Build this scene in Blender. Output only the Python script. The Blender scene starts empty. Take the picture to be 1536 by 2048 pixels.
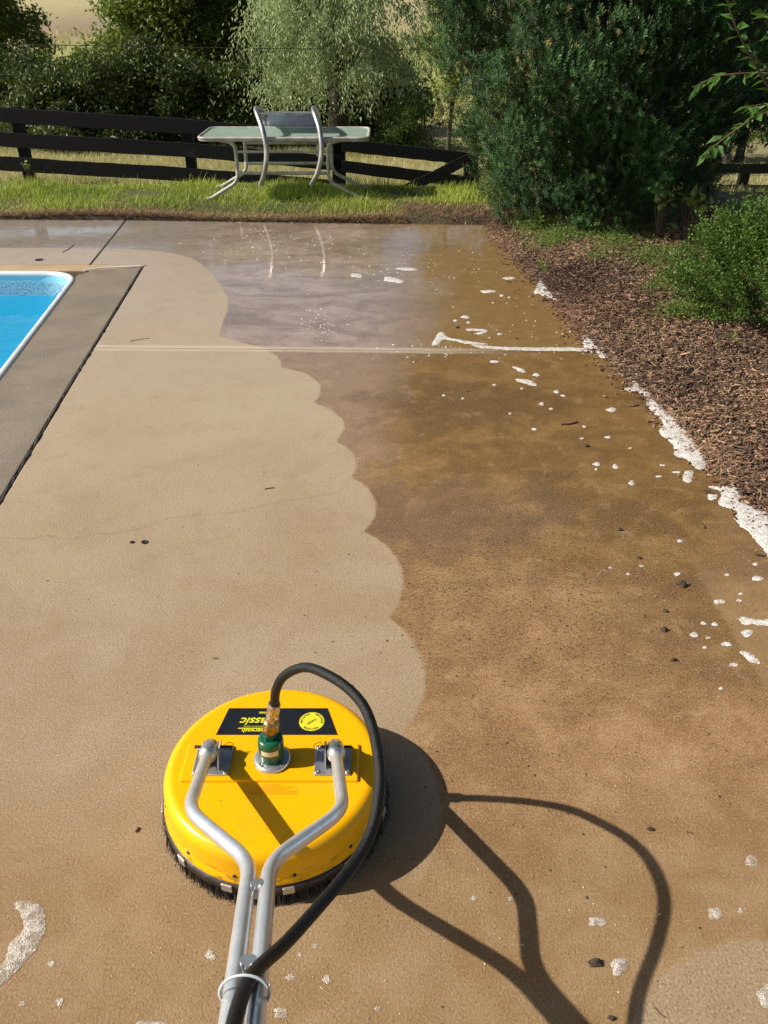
import bpy, math, random
import numpy as np
from mathutils import Vector, Matrix
from mathutils.geometry import delaunay_2d_cdt

R_ = math.radians
C = bpy.context.scene.collection
scene = bpy.context.scene
rng = np.random.default_rng(7)
random.seed(7)

# ------------------------------------------------------------------ camera, sky, sun
FPX, PITCH, EYE = 1640.0, R_(31.5), 1.69
cam_d = bpy.data.cameras.new('camera')
cam_d.sensor_fit = 'VERTICAL'; cam_d.sensor_height = 24.0
cam_d.lens = 24.0 * FPX / 2048.0
cam_d.clip_start = 0.05; cam_d.clip_end = 2000
cam = bpy.data.objects.new('camera', cam_d); C.objects.link(cam)
cam.location = (0, 0, EYE); cam.rotation_euler = (R_(90) - PITCH, 0, 0)
scene.camera = cam
SX, SY = 1.211, 0.102                       # how far a shadow runs per metre of height
sun_vec = Vector((SX, SY, -1.0)).normalized()
SUN_EL = math.atan2(1.0, math.hypot(SX, SY)); SUN_AZ = math.atan2(-SX, -SY)
world = bpy.data.worlds.new('World'); scene.world = world; world.use_nodes = True
wt = world.node_tree; wt.nodes.clear()
sky = wt.nodes.new('ShaderNodeTexSky'); sky.sky_type = 'NISHITA'; sky.sun_disc = False
sky.sun_elevation = SUN_EL; sky.sun_rotation = SUN_AZ % (2 * math.pi)
sky.air_density = 1.0; sky.dust_density = 3.0
bg = wt.nodes.new('ShaderNodeBackground'); bg.inputs[1].default_value = 0.050
wo = wt.nodes.new('ShaderNodeOutputWorld')
tcw = wt.nodes.new('ShaderNodeTexCoord'); sxw = wt.nodes.new('ShaderNodeSeparateXYZ'); wt.links.new(tcw.outputs['Generated'], sxw.inputs[0])
def wm(op, a, b):
    nd = wt.nodes.new('ShaderNodeMath'); nd.operation = op
    for i, q in enumerate((a, b)):
        if isinstance(q, (int, float)): nd.inputs[i].default_value = q
        else: wt.links.new(q, nd.inputs[i])
    return nd.outputs[0]
low_ = wm('POWER', wm('SUBTRACT', 1.0, wm('ABSOLUTE', sxw.outputs[2], 0)), 4.0)       # summer haze whitens and lifts the sky towards the horizon
gain = wm('ADD', wm('MULTIPLY', low_, 5.4), .62)
vm = wt.nodes.new('ShaderNodeVectorMath'); vm.operation = 'SCALE'; wt.links.new(sky.outputs[0], vm.inputs[0]); wt.links.new(gain, vm.inputs['Scale'])
wt.links.new(vm.outputs[0], bg.inputs[0]); wt.links.new(bg.outputs[0], wo.inputs[0])
sd = bpy.data.lights.new('sun', 'SUN'); sd.energy = 5.0; sd.angle = R_(0.55); sd.color = (1.0, .93, .82)
so = bpy.data.objects.new('sun', sd); C.objects.link(so)
so.rotation_euler = sun_vec.to_track_quat('-Z', 'Y').to_euler()
scene.view_settings.view_transform = 'Standard'; scene.view_settings.look = 'None'
scene.view_settings.gamma = 1.0; scene.view_settings.exposure = 0.25
scene.cycles.use_denoising = True
scene.cycles.max_bounces = 6; scene.cycles.transparent_max_bounces = 12
scene.cycles.caustics_reflective = False; scene.cycles.caustics_refractive = False

# ------------------------------------------------------------------ survey helpers: a sight line met with the ground or with a plane
def _ray(u, v):
    a = (u - 768) / FPX; b = -(v - 1024) / FPX
    return a, math.cos(PITCH) + b * math.sin(PITCH), -math.sin(PITCH) + b * math.cos(PITCH)
def G(u, v, z=0.0):
    a, y, w = _ray(u, v); t = (z - EYE) / w
    return (a * t, y * t)
def V(u, v, Y):
    a, y, w = _ray(u, v); t = Y / y
    return (a * t, Y, EYE + w * t)

# ------------------------------------------------------------------ object helpers
def tag(o, label=None, cat=None, group=None, kind=None):
    if label: o['label'] = label
    if cat: o['category'] = cat
    if group: o['group'] = group
    if kind: o['kind'] = kind
    return o
def empty(name, loc=(0, 0, 0), label=None, cat=None, group=None, rz=0.0):
    o = bpy.data.objects.new(name, None); C.objects.link(o)
    o.location = loc; o.rotation_euler = (0, 0, rz); o.empty_display_size = .1
    return tag(o, label, cat, group)
def np_mesh(name, verts, faces, mat=None, parent=None, col=None, smooth=False):
    """faces: (k, n) array of equal-size polygons, or a list of lists"""
    me = bpy.data.meshes.new(name)
    verts = np.asarray(verts, dtype=np.float32)
    if isinstance(faces, np.ndarray):
        k, n = faces.shape
        me.vertices.add(len(verts)); me.vertices.foreach_set('co', verts.ravel())
        me.loops.add(k * n); me.loops.foreach_set('vertex_index', faces.astype(np.int32).ravel())
        me.polygons.add(k); me.polygons.foreach_set('loop_start', np.arange(0, k * n, n, dtype=np.int32))
        me.polygons.foreach_set('loop_total', np.full(k, n, dtype=np.int32))
        me.update(calc_edges=True)
    else:
        me.from_pydata([tuple(map(float, v)) for v in verts], [], [list(map(int, f)) for f in faces])
    if col is not None:
        ca = me.color_attributes.new('Col', 'FLOAT_COLOR', 'POINT')
        c4 = np.ones((len(verts), 4), dtype=np.float32); c4[:, :3] = col
        ca.data.foreach_set('color', c4.ravel())
    me.polygons.foreach_set('use_smooth', np.full(len(me.polygons), bool(smooth)))
    if mat: me.materials.append(mat)
    o = bpy.data.objects.new(name, me); C.objects.link(o)
    if parent: o.parent = parent
    return o
def scatter(tv, tf, M, T):
    """copies of a small template: M (m,3,3) rotation*scale, T (m,3)"""
    v = np.einsum('mij,nj->mni', M, tv) + T[:, None, :]
    f = tf[None] + (np.arange(len(T)) * len(tv))[:, None, None]
    return v.reshape(-1, 3), f.reshape(-1, tf.shape[1])
def frames(d, roll=None, up=None):
    """matrices whose columns are side, dir(y), normal"""
    d = d / np.linalg.norm(d, axis=1, keepdims=True)
    if up is None: up = rng.normal(size=d.shape)
    s = np.cross(d, up); s /= np.linalg.norm(s, axis=1, keepdims=True) + 1e-9
    n = np.cross(s, d)
    return np.stack([s, d, n], axis=2)
class MB:
    def __init__(s): s.v = []; s.f = []; s.m = []; s.sm = []
    def add(s, vs, fs, smooth=False, mi=0):
        b = len(s.v); s.v += [tuple(map(float, v)) for v in vs]
        s.f += [[b + i for i in f] for f in fs]; s.sm += [smooth] * len(fs); s.m += [mi] * len(fs)
    def box(s, c, size, rot=None, mi=0):
        x, y, z = [k / 2 for k in size]
        vs = [Vector((a * x, b * y, d * z)) for a in (-1, 1) for b in (-1, 1) for d in (-1, 1)]
        if rot is not None: vs = [rot @ v for v in vs]
        vs = [v + Vector(c) for v in vs]
        s.add(vs, [(0, 1, 3, 2), (4, 6, 7, 5), (0, 4, 5, 1), (2, 3, 7, 6), (0, 2, 6, 4), (1, 5, 7, 3)], False, mi)
    def tube(s, path, r, n=12, cap=True, mi=0):
        P = [Vector(p) for p in path]; rs = r if hasattr(r, '__len__') else [r] * len(P)
        t0 = (P[1] - P[0]).normalized(); nrm = t0.orthogonal().normalized(); vs = []; fs = []
        for i, p in enumerate(P):
            t = ((P[min(i + 1, len(P) - 1)] - P[max(i - 1, 0)])).normalized()
            nrm = (nrm - t * nrm.dot(t)).normalized(); b = t.cross(nrm)
            for k in range(n):
                a = 2 * math.pi * k / n
                vs.append(p + (nrm * math.cos(a) + b * math.sin(a)) * rs[i])
        for i in range(len(P) - 1):
            for k in range(n):
                fs.append((i * n + k, i * n + (k + 1) % n, (i + 1) * n + (k + 1) % n, (i + 1) * n + k))
        s.add(vs, fs, True, mi)
        if cap:
            s.add(vs[:n], [tuple(range(n))[::-1]], False, mi); s.add(vs[-n:], [tuple(range(n))], False, mi)
    def lathe(s, prof, c=(0, 0, 0), n=48, mi=0, smooth=True, hexa=None):
        vs = []; fs = []; n = hexa or n
        for (r, z) in prof:
            for k in range(n):
                a = 2 * math.pi * k / n
                vs.append((c[0] + r * math.cos(a), c[1] + r * math.sin(a), c[2] + z))
        for i in range(len(prof) - 1):
            for k in range(n):
                fs.append((i * n + k, i * n + (k + 1) % n, (i + 1) * n + (k + 1) % n, (i + 1) * n + k))
        s.add(vs, fs, smooth, mi)
        s.add(vs[-n:], [tuple(range(n))], False, mi)
    def prism(s, poly, z0, z1, mi=0):
        n = len(poly); vs = [(x, y, z0) for x, y in poly] + [(x, y, z1) for x, y in poly]
        fs = [tuple(range(n, 2 * n))] + [tuple(range(n))[::-1]] + [(i, (i + 1) % n, n + (i + 1) % n, n + i) for i in range(n)]
        s.add(vs, fs, False, mi)
    def build(s, name, mats, parent=None, bevel=0, seg=2):
        me = bpy.data.meshes.new(name); me.from_pydata(s.v, [], s.f)
        for m in (mats if isinstance(mats, (list, tuple)) else [mats]): me.materials.append(m)
        me.polygons.foreach_set('use_smooth', s.sm); me.polygons.foreach_set('material_index', s.m)
        me.update()
        o = bpy.data.objects.new(name, me); C.objects.link(o)
        if parent: o.parent = parent
        if bevel:
            bv = o.modifiers.new('bevel', 'BEVEL'); bv.width = bevel; bv.segments = seg; bv.limit_method = 'ANGLE'; bv.angle_limit = R_(40)
        return o
def smooth_path(pts, k=6):
    P = [np.array(p, float) for p in pts]; P = [2 * P[0] - P[1]] + P + [2 * P[-1] - P[-2]]; out = []
    for i in range(1, len(P) - 2):
        for j in range(k):
            t = j / k
            out.append(.5 * ((2 * P[i]) + (-P[i - 1] + P[i + 1]) * t + (2 * P[i - 1] - 5 * P[i] + 4 * P[i + 1] - P[i + 2]) * t * t + (-P[i - 1] + 3 * P[i] - 3 * P[i + 1] + P[i + 2]) * t ** 3))
    out.append(P[-2]); return out
def fillet(pts, r, k=7):
    """polyline with its corners rounded to the given radius"""
    P = [Vector(p) for p in pts]; out = [P[0]]
    for i in range(1, len(P) - 1):
        a = P[i - 1] - P[i]; b = P[i + 1] - P[i]
        q = min(r, a.length * .45, b.length * .45); A = P[i] + a.normalized() * q; B = P[i] + b.normalized() * q
        for j in range(k + 1):
            t = j / k; out.append(A * (1 - t) ** 2 + P[i] * 2 * t * (1 - t) + B * t * t)
    out.append(P[-1]); return out

# ------------------------------------------------------------------ materials
class NT:
    def __init__(s, name):
        s.m = bpy.data.materials.new(name); s.m.use_nodes = True; s.t = s.m.node_tree; s.t.nodes.clear()
        s.out = s.n('OutputMaterial')
    def n(s, typ, **kw):
        nd = s.t.nodes.new('ShaderNode' + typ)
        for k, v in kw.items(): setattr(nd, k, v)
        return nd
    def lk(s, a, b):
        if isinstance(a, (int, float)): b.default_value = a
        elif isinstance(a, (tuple, list)):
            a = tuple(a)
            b.default_value = a + (1.0,) if len(a) == 3 and len(b.default_value) == 4 else a
        else: s.t.links.new(a, b)
    def math(s, op, a, b=0.0, c=0.0, clamp=False):
        nd = s.n('Math', operation=op); nd.use_clamp = clamp
        s.lk(a, nd.inputs[0]); s.lk(b, nd.inputs[1]); s.lk(c, nd.inputs[2]); return nd.outputs[0]
    def mix(s, f, a, b, mode='MIX'):
        nd = s.n('Mix', data_type='RGBA', blend_type=mode); nd.clamp_factor = True
        s.lk(f, nd.inputs[0]); s.lk(a, nd.inputs[6]); s.lk(b, nd.inputs[7]); return nd.outputs[2]
    def ss(s, x, lo, hi):
        nd = s.n('MapRange', interpolation_type='SMOOTHSTEP'); s.lk(x, nd.inputs[0])
        nd.inputs[1].default_value = lo; nd.inputs[2].default_value = hi; return nd.outputs[0]
    def noise(s, scale, detail=4, rough=.55, vec=None, dist=0.0):
        nd = s.n('TexNoise'); nd.inputs['Scale'].default_value = scale; nd.inputs['Detail'].default_value = detail
        nd.inputs['Roughness'].default_value = rough; nd.inputs['Distortion'].default_value = dist
        if vec is not None: s.lk(vec, nd.inputs['Vector'])
        return nd.outputs[0]
    def coord(s):
        return s.n('TexCoord').outputs['Object']
    def mapping(s, vec, scale=(1, 1, 1), rot=(0, 0, 0)):
        nd = s.n('Mapping'); s.lk(vec, nd.inputs[0]); nd.inputs['Scale'].default_value = scale; nd.inputs['Rotation'].default_value = rot
        return nd.outputs[0]
    def bump(s, h, strength=.3, dist=.01, normal=None):
        nd = s.n('Bump'); nd.inputs['Strength'].default_value = strength; nd.inputs['Distance'].default_value = dist
        s.lk(h, nd.inputs['Height'])
        if normal is not None: s.lk(normal, nd.inputs['Normal'])
        return nd.outputs[0]
    def pbr(s, col, rough=.5, metal=0.0, normal=None, **kw):
        nd = s.n('BsdfPrincipled'); s.lk(col, nd.inputs['Base Color']); s.lk(rough, nd.inputs['Roughness']); s.lk(metal, nd.inputs['Metallic'])
        if normal is not None: s.lk(normal, nd.inputs['Normal'])
        for k, v in kw.items(): s.lk(v, nd.inputs[k.replace('_', ' ')])
        s.t.links.new(nd.outputs[0], s.out.inputs[0]); return nd
def plain(name, a, b=None, rough=.5, metal=0.0, scale=20, bump=.1, bscale=None, detail=5, rvar=None, **kw):
    t = NT(name); co = t.coord(); b = b or tuple(k * .75 for k in a)
    n1 = t.noise(scale, detail, .6, co); n2 = t.noise(bscale or scale * 4, 4, .6, co)
    c = t.mix(t.ss(n1, .35, .68), a, b)
    rv = rvar if rvar is not None else (.07 if metal > .5 else .3)
    r = t.math('MULTIPLY_ADD', n2, rv, rough - rv / 2)
    t.pbr(c, r, metal, t.bump(n2, bump, .004), **kw); return t.m
def foliage_mat(name, dark, light, rough=.45, trans=.25, spec=.5, dead=(.30, .24, .09)):
    t = NT(name); at = t.n('Attribute'); at.attribute_name = 'Col'
    sep = t.n('SeparateColor'); t.lk(at.outputs['Color'], sep.inputs[0])
    c = t.mix(sep.outputs[0], dark, light)
    c = t.mix(sep.outputs[1], c, dead)
    p = t.pbr(c, rough); p.inputs['Specular IOR Level'].default_value = spec
    tr = t.n('BsdfTranslucent'); t.lk(t.mix(.35, c, (.25, .35, .04)), tr.inputs[0])
    mx = t.n('MixShader'); mx.inputs[0].default_value = trans
    t.lk(p.outputs[0], mx.inputs[1]); t.lk(tr.outputs[0], mx.inputs[2]); t.lk(mx.outputs[0], t.out.inputs[0])
    return t.m

def fcurve(t, x, pts, x0, x1, y0, y1):
    """piecewise-linear function of x through world points"""
    xn = t.math('DIVIDE', t.math('SUBTRACT', x, x0), x1 - x0)
    nd = t.n('FloatCurve'); cu = nd.mapping.curves[0]; nd.mapping.use_clip = False
    pts = sorted(pts)
    P = [((a - x0) / (x1 - x0), (b - y0) / (y1 - y0)) for a, b in pts]
    cu.points[0].location = P[0]; cu.points[1].location = P[-1]
    for q in P[1:-1]: cu.points.new(*q)
    for q in cu.points: q.handle_type = 'VECTOR'
    nd.mapping.update(); t.lk(xn, nd.inputs['Value'])
    return t.math('MULTIPLY_ADD', nd.outputs[0], y1 - y0, y0)

# edge of the washed strip: the scallops the round machine left, x as a function of y
def scallops():
    arcs = [(-.21, .9, .36), (-.22, 1.36, .36), (-.281, 1.829, .40), (-.334, 2.306, .40), (-.372, 2.79, .34), (-.422, 3.149, .30), (-.533, 3.52, .34), (-.689, 3.95, .36), (-.936, 4.30, .36)]
    pts = []
    for i in range(160):
        y = .5 + i * (4.6 - .5) / 159
        x = max([cx + math.sqrt(max(r * r - (y - cy) ** 2, 0)) for cx, cy, r in arcs if abs(y - cy) < r] or [-.3])
        pts.append((y, x))
    return pts
def concrete(name='concrete', base_only=False):
    t = NT(name); co = t.coord(); sx = t.n('SeparateXYZ'); t.lk(co, sx.inputs[0]); X, Y = sx.outputs[0], sx.outputs[1]
    wob = t.math('MULTIPLY', t.math('SUBTRACT', t.noise(14, 3, .6, co), .5), .03)
    Xw = t.math('ADD', X, wob)
    xn = fcurve(t, Y, scallops(), .5, 4.6, -2, 1)
    far = [(4.5, -.5), (4.62, -.75), (4.80, -1.0), (5.0, -1.02), (5.31, -1.03), (5.6, -1.08), (5.88, -1.18), (6.2, -1.30), (6.45, -1.42), (6.65, -1.55), (6.8, -1.75), (6.88, -1.95), (6.94, -2.2), (7.0, -5), (7.06, -8.8), (8.2, -8.9)]
    xf = fcurve(t, Y, far, 4.5, 8.2, -9, 1)
    isfar = t.math('GREATER_THAN', Y, 4.55)
    xb = t.math('ADD', t.math('MULTIPLY', xn, t.math('SUBTRACT', 1.0, isfar)), t.math('MULTIPLY', xf, isfar))
    dirty = t.ss(t.math('SUBTRACT', Xw, xb), -.006, .012)
    # a second washed patch, bottom right
    nd = t.n('VectorMath', operation='DISTANCE'); t.lk(co, nd.inputs[0]); nd.inputs[1].default_value = (.80, .62, 0)
    patch = t.ss(t.math('ADD', nd.outputs[1], wob), .405, .385)
    dirty = t.math('MULTIPLY', dirty, t.math('SUBTRACT', 1.0, t.math('MULTIPLY', patch, .85)))
    big = t.noise(1.1, 5, .6, co, .6); mid = t.noise(5, 6, .65, co, .3)
    streak = t.noise(1.0, 6, .6, t.mapping(co, (1.5, 3.0, 1), (0, 0, R_(-24))), .8)
    # the sweeping arcs left by pushing dirty water about
    fine = t.noise(170, 3, .7, co); grit = t.noise(420, 2, .6, co)
    vo = t.n('TexVoronoi'); vo.inputs['Scale'].default_value = 150; t.lk(co, vo.inputs['Vector'])
    stone = t.ss(vo.outputs['Distance'], .28, .12)
    sepc = t.n('SeparateColor'); t.lk(vo.outputs['Color'], sepc.inputs[0])
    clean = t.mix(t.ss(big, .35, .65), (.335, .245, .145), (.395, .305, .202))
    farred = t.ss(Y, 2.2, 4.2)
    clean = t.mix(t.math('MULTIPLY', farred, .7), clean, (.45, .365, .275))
    clean = t.mix(t.math('MULTIPLY', t.ss(mid, .5, .72), .25), clean, (.27, .17, .085))
    d1 = t.mix(t.ss(mid, .38, .64), (.27, .145, .060), (.38, .225, .105))
    d1 = t.mix(t.math('MULTIPLY', t.ss(big, .45, .6), .5), d1, (.20, .105, .035))
    d1 = t.mix(t.math('MULTIPLY', t.ss(streak, .47, .62), .28), d1, (.17, .085, .026))
    wetbrown = t.mix(t.ss(mid, .35, .7), (.19, .10, .022), (.29, .165, .05))
    wetbrown = t.mix(t.math('MULTIPLY', t.ss(streak, .45, .62), .45), wetbrown, (.11, .055, .014))
    # where the water stands
    yy = t.math('ADD', Y, t.math('MULTIPLY', t.math('SUBTRACT', big, .5), 2.2))
    yy = t.math('ADD', yy, t.math('MULTIPLY', t.math('MAXIMUM', t.math('SUBTRACT', X, .35), 0.0), 1.1))
    brk = t.math('MULTIPLY', t.ss(t.noise(7, 5, .6, t.mapping(co, (1, 1.5, 1)), .5), .50, .54), t.ss(yy, 4.2, 2.9))
    wet = t.math('MULTIPLY', t.math('MULTIPLY', t.ss(yy, 2.35, 2.7), dirty), t.math('MULTIPLY_ADD', brk, -.75, 1.0))
    wetcol = t.math('MULTIPLY', t.ss(yy, 2.1, 3.2), dirty)
    sky_tint = t.math('MULTIPLY', t.ss(t.math('ADD', X, t.math('MULTIPLY', mid, .5)), .42, .12), t.ss(Y, 2.7, 3.3))  # lavender sky reflection painted into the near wet colour
    wetbrown = t.mix(t.math('MULTIPLY', sky_tint, .65), wetbrown, (.36, .24, .155))
    # far slab: wet concrete lightened and tinted lilac, sky reflection put into the colour
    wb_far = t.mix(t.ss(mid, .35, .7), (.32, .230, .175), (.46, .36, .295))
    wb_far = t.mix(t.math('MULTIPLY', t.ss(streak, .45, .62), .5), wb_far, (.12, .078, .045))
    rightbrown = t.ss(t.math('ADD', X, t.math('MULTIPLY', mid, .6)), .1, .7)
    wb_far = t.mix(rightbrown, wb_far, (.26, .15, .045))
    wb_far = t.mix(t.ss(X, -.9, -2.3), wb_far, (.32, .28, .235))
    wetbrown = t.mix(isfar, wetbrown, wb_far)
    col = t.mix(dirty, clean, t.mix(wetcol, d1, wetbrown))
    for (bx, by, br, st_) in ((.42, 3.78, .62, .75), (.95, 2.75, .45, .55), (.62, 3.25, .5, .4), (-.05, 7.0, .8, .35), (.15, 5.4, .5, .3)):
        nd = t.n('VectorMath', operation='DISTANCE'); t.lk(t.mapping(co, (1, 1.6, 1)), nd.inputs[0]); nd.inputs[1].default_value = (bx, by * 1.6, 0)
        dk = t.ss(t.math('ADD', nd.outputs[1], t.math('MULTIPLY', t.math('SUBTRACT', mid, .5), 1.3)), br, br * .35)
        col = t.mix(t.math('MULTIPLY', t.math('MULTIPLY', dk, dirty), st_), col, (.125, .066, .016))
    # stain specks on the unwashed part
    sp = t.noise(75, 6, .8, co)
    spk = t.math('MULTIPLY', t.math('MULTIPLY', t.ss(sp, .55, .62), t.ss(t.math('ADD', mid, t.math('MULTIPLY', big, .6)), .72, .92)), t.math('MULTIPLY_ADD', dirty, .95, .05))
    col = t.mix(t.math('MULTIPLY', spk, .8), col, (.085, .04, .018))
    gr = t.noise(38, 7, .82, co); gr2 = t.noise(11, 8, .75, co, .4)
    col = t.mix(t.math('MULTIPLY', t.ss(gr2, .5, .66), t.math('MULTIPLY_ADD', dirty, .30, .10)), col, (.15, .078, .030))
    col = t.mix(t.math('MULTIPLY', t.ss(gr2, .47, .34), t.math('MULTIPLY_ADD', dirty, .22, .10)), col, (.50, .36, .21))
    col = t.mix(t.math('MULTIPLY', t.ss(gr, .56, .64), t.math('MULTIPLY_ADD', dirty, .35, .10)), col, (.11, .055, .022))
    fl_ = t.noise(60, 6, .8, t.mapping(co, (1, 1.7, 1), (0, 0, R_(8))), .3)
    nd = t.n('VectorMath', operation='DISTANCE'); t.lk(co, nd.inputs[0]); nd.inputs[1].default_value = (.38, 2.35, 0)
    reg = t.ss(t.math('ADD', nd.outputs[1], t.math('MULTIPLY', t.math('SUBTRACT', mid, .5), 1.2)), 1.0, .25)
    fleck = t.math('MULTIPLY', t.math('MULTIPLY', t.ss(fl_, .535, .585), reg), dirty)
    col = t.mix(t.math('MULTIPLY', fleck, .85), col, (.075, .036, .022))
    nd = t.n('VectorMath', operation='DISTANCE'); t.lk(t.mapping(co, (1, 2, 1)), nd.inputs[0]); nd.inputs[1].default_value = (.25, 5.5, 0)
    vio = t.math('MULTIPLY', t.ss(t.math('ADD', nd.outputs[1], t.math('MULTIPLY', t.math('SUBTRACT', mid, .5), 1.6)), .75, .2), dirty)
    col = t.mix(t.math('MULTIPLY', vio, .45), col, (.17, .105, .065))
    # aggregate
    col = t.mix(t.math('MULTIPLY', t.ss(fine, .5, .72), .55), col, (.62, .47, .30))
    col = t.mix(t.math('MULTIPLY', t.ss(fine, .48, .28), .6), col, (.10, .06, .03))
    st = t.math('MULTIPLY', stone, t.ss(sepc.outputs[0], .78, .85))
    col = t.mix(t.math('MULTIPLY', st, .8), col, t.mix(t.ss(sepc.outputs[1], .3, .5), (.62, .50, .36), (.12, .07, .04)))
    # pale line of grout and lime along the joint
    jy = t.math('ABSOLUTE', t.math('SUBTRACT', t.math('ADD', Y, t.math('MULTIPLY', X, .027)), 4.56))
    jm = t.math('MULTIPLY', t.ss(t.math('ADD', jy, t.math('MULTIPLY', mid, .05)), .085, .05), t.ss(X, .9, .2))
    col = t.mix(t.math('MULTIPLY', jm, .65), col, (.60, .50, .38))
    # hairline crack
    ck = [G(u, v) for u, v in [(0, 1076), (60, 1079), (95, 1070), (140, 1079), (200, 1067), (260, 1063), (300, 1052), (330, 1040), (370, 1032), (430, 1028), (490, 1022), (530, 1010), (600, 998), (680, 985)]]
    cy = fcurve(t, X, ck, ck[0][0], ck[-1][0], 2.0, 3.2)
    cd = t.math('ABSOLUTE', t.math('SUBTRACT', t.math('ADD', Y, t.math('MULTIPLY', t.math('SUBTRACT', t.noise(25, 4, .7, co), .5), .05)), cy))
    cm = t.math('MULTIPLY', t.ss(cd, .0034, .0010), t.math('LESS_THAN', X, ck[-1][0]))
    col = t.mix(t.math('MULTIPLY', cm, .32), col, (.07, .045, .03))
    la, lb_ = G(1410, 1180), G(1536, 1390)
    sd_ = t.math('ADD', t.math('MULTIPLY', t.math('SUBTRACT', X, la[0]), -(lb_[1] - la[1])), t.math('MULTIPLY', t.math('SUBTRACT', Y, la[1]), lb_[0] - la[0]))
    strip = t.math('MULTIPLY', t.ss(t.math('ADD', sd_, t.math('MULTIPLY', wob, .3)), -.002, .008), t.ss(Y, 2.5, 2.2))
    col = t.mix(t.math('MULTIPLY', strip, .35), col, (.42, .28, .14))
    low = t.math('MULTIPLY', t.ss(t.math('ADD', Y, t.math('MULTIPLY', big, .5)), 1.75, 1.35), t.math('SUBTRACT', 1.0, patch))
    lowc = t.mix(t.ss(mid, .38, .64), (.275, .165, .070), (.34, .225, .115))
    lowc = t.mix(t.math('MULTIPLY', t.ss(fine, .5, .75), .4), lowc, (.55, .42, .27))
    lowc = t.mix(t.math('MULTIPLY', t.ss(fine, .48, .25), .5), lowc, (.10, .06, .03))
    col = t.mix(t.math('MULTIPLY', low, .85), col, lowc)
    bh = t.math('ADD', fine, t.math('MULTIPLY', grit, .5))
    rough_n = t.bump(bh, .7, .004)
    coat_n = t.bump(t.noise(9, 4, .55, co), .10, .01)
    p = t.pbr(col, t.math('MULTIPLY_ADD', wet, -.15, .72), 0.0, rough_n)
    p.inputs['Specular IOR Level'].default_value = .35
    cw = t.math('ADD', wet, t.math('MULTIPLY', t.ss(Y, 3.2, 6.2), .62), clamp=True)
    t.lk(cw, p.inputs['Coat Weight'])
    t.lk(t.math('MAXIMUM', t.math('SUBTRACT', t.math('MULTIPLY_ADD', wet, -.265, .33), t.math('MULTIPLY', t.ss(Y, 4, 7), .17)), .06), p.inputs['Coat Roughness'])
    p.inputs['Coat IOR'].default_value = 1.58; t.lk(coat_n, p.inputs['Coat Normal'])
    return t.m
def aggregate(name, a, b, c):
    t = NT(name); co = t.coord(); n1 = t.noise(3, 5, .6, co); n2 = t.noise(140, 3, .7, co); n3 = t.noise(30, 4, .7, co)
    col = t.mix(t.ss(n1, .35, .65), a, b)
    col = t.mix(t.math('MULTIPLY', t.ss(n2, .5, .7), .7), col, c)
    col = t.mix(t.math('MULTIPLY', t.ss(n2, .47, .3), .6), col, tuple(k * .3 for k in a))
    col = t.mix(t.math('MULTIPLY', t.ss(n3, .55, .7), .3), col, tuple(k * .5 for k in a))
    t.pbr(col, .7, 0, t.bump(n2, .6, .006)); return t.m

M = {}
M['concrete'] = concrete()
M['coping'] = aggregate('coping_concrete', (.19, .155, .115), (.25, .205, .15), (.42, .36, .27))
M['tan_coping'] = aggregate('tan_coping', (.42, .29, .15), (.5, .37, .22), (.6, .48, .33))
M['soil'] = plain('dark_soil', (.055, .035, .022), (.03, .02, .013), .9, scale=8, bump=.6)
M['black_joint'] = plain('joint_filler', (.012, .011, .010), (.03, .026, .022), .8, scale=30, bump=.6)
M['white_rim'] = plain('white_rim', (.80, .82, .83), (.70, .72, .73), .3, scale=6, bump=.02)
M['alu'] = plain('brushed_aluminium', (.62, .63, .65), (.52, .53, .55), .36, .85, scale=30, bump=.04)
M['tube_alu'] = plain('handle_aluminium', (.88, .90, .94), (.78, .80, .84), .30, .72, scale=25, bump=.03)
M['chair_tube'] = plain('chair_tube', (.55, .56, .60), (.38, .36, .33), .30, .75, scale=9, bump=.03)
M['table_white'] = plain('powder_coat', (.52, .50, .46), (.36, .33, .28), .5, scale=12, bump=.08)
M['steel'] = plain('steel', (.55, .54, .52), (.35, .34, .32), .3, .9, scale=60, bump=.05)
M['dark_steel'] = plain('dark_steel', (.08, .07, .065), (.04, .035, .03), .45, .6, scale=60, bump=.1)
M['brass'] = plain('brass', (.42, .27, .11), (.25, .16, .08), .35, .8, scale=70, bump=.15)
M['plated'] = plain('plated_brass', (.66, .54, .36), (.45, .36, .24), .28, .85, scale=60, bump=.08)
M['rubber'] = plain('rubber_hose', (.011, .011, .012), (.006, .006, .007), .42, scale=90, bump=.5, Specular_IOR_Level=.3)
M['bristle'] = plain('bristle', (.012, .012, .013), (.05, .038, .024), .6, scale=25, bump=.2)
M['decal_black'] = plain('black_vinyl', (.014, .016, .022), (.010, .012, .016), .35, scale=30, bump=.02)
M['decal_yellow'] = plain('yellow_print', (.75, .72, .03), (.70, .66, .03), .4, scale=30, bump=.01)
M['decal_orange'] = plain('orange_print', (.85, .32, .01), (.80, .36, .01), .4, scale=30, bump=.01)
M['label_white'] = plain('paper_label', (.75, .68, .52), (.66, .58, .42), .5, scale=30, bump=.01)
M['nylon'] = plain('white_nylon', (.62, .66, .70), (.55, .6, .64), .35, scale=30, bump=.01)
M['liner'] = None
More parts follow.
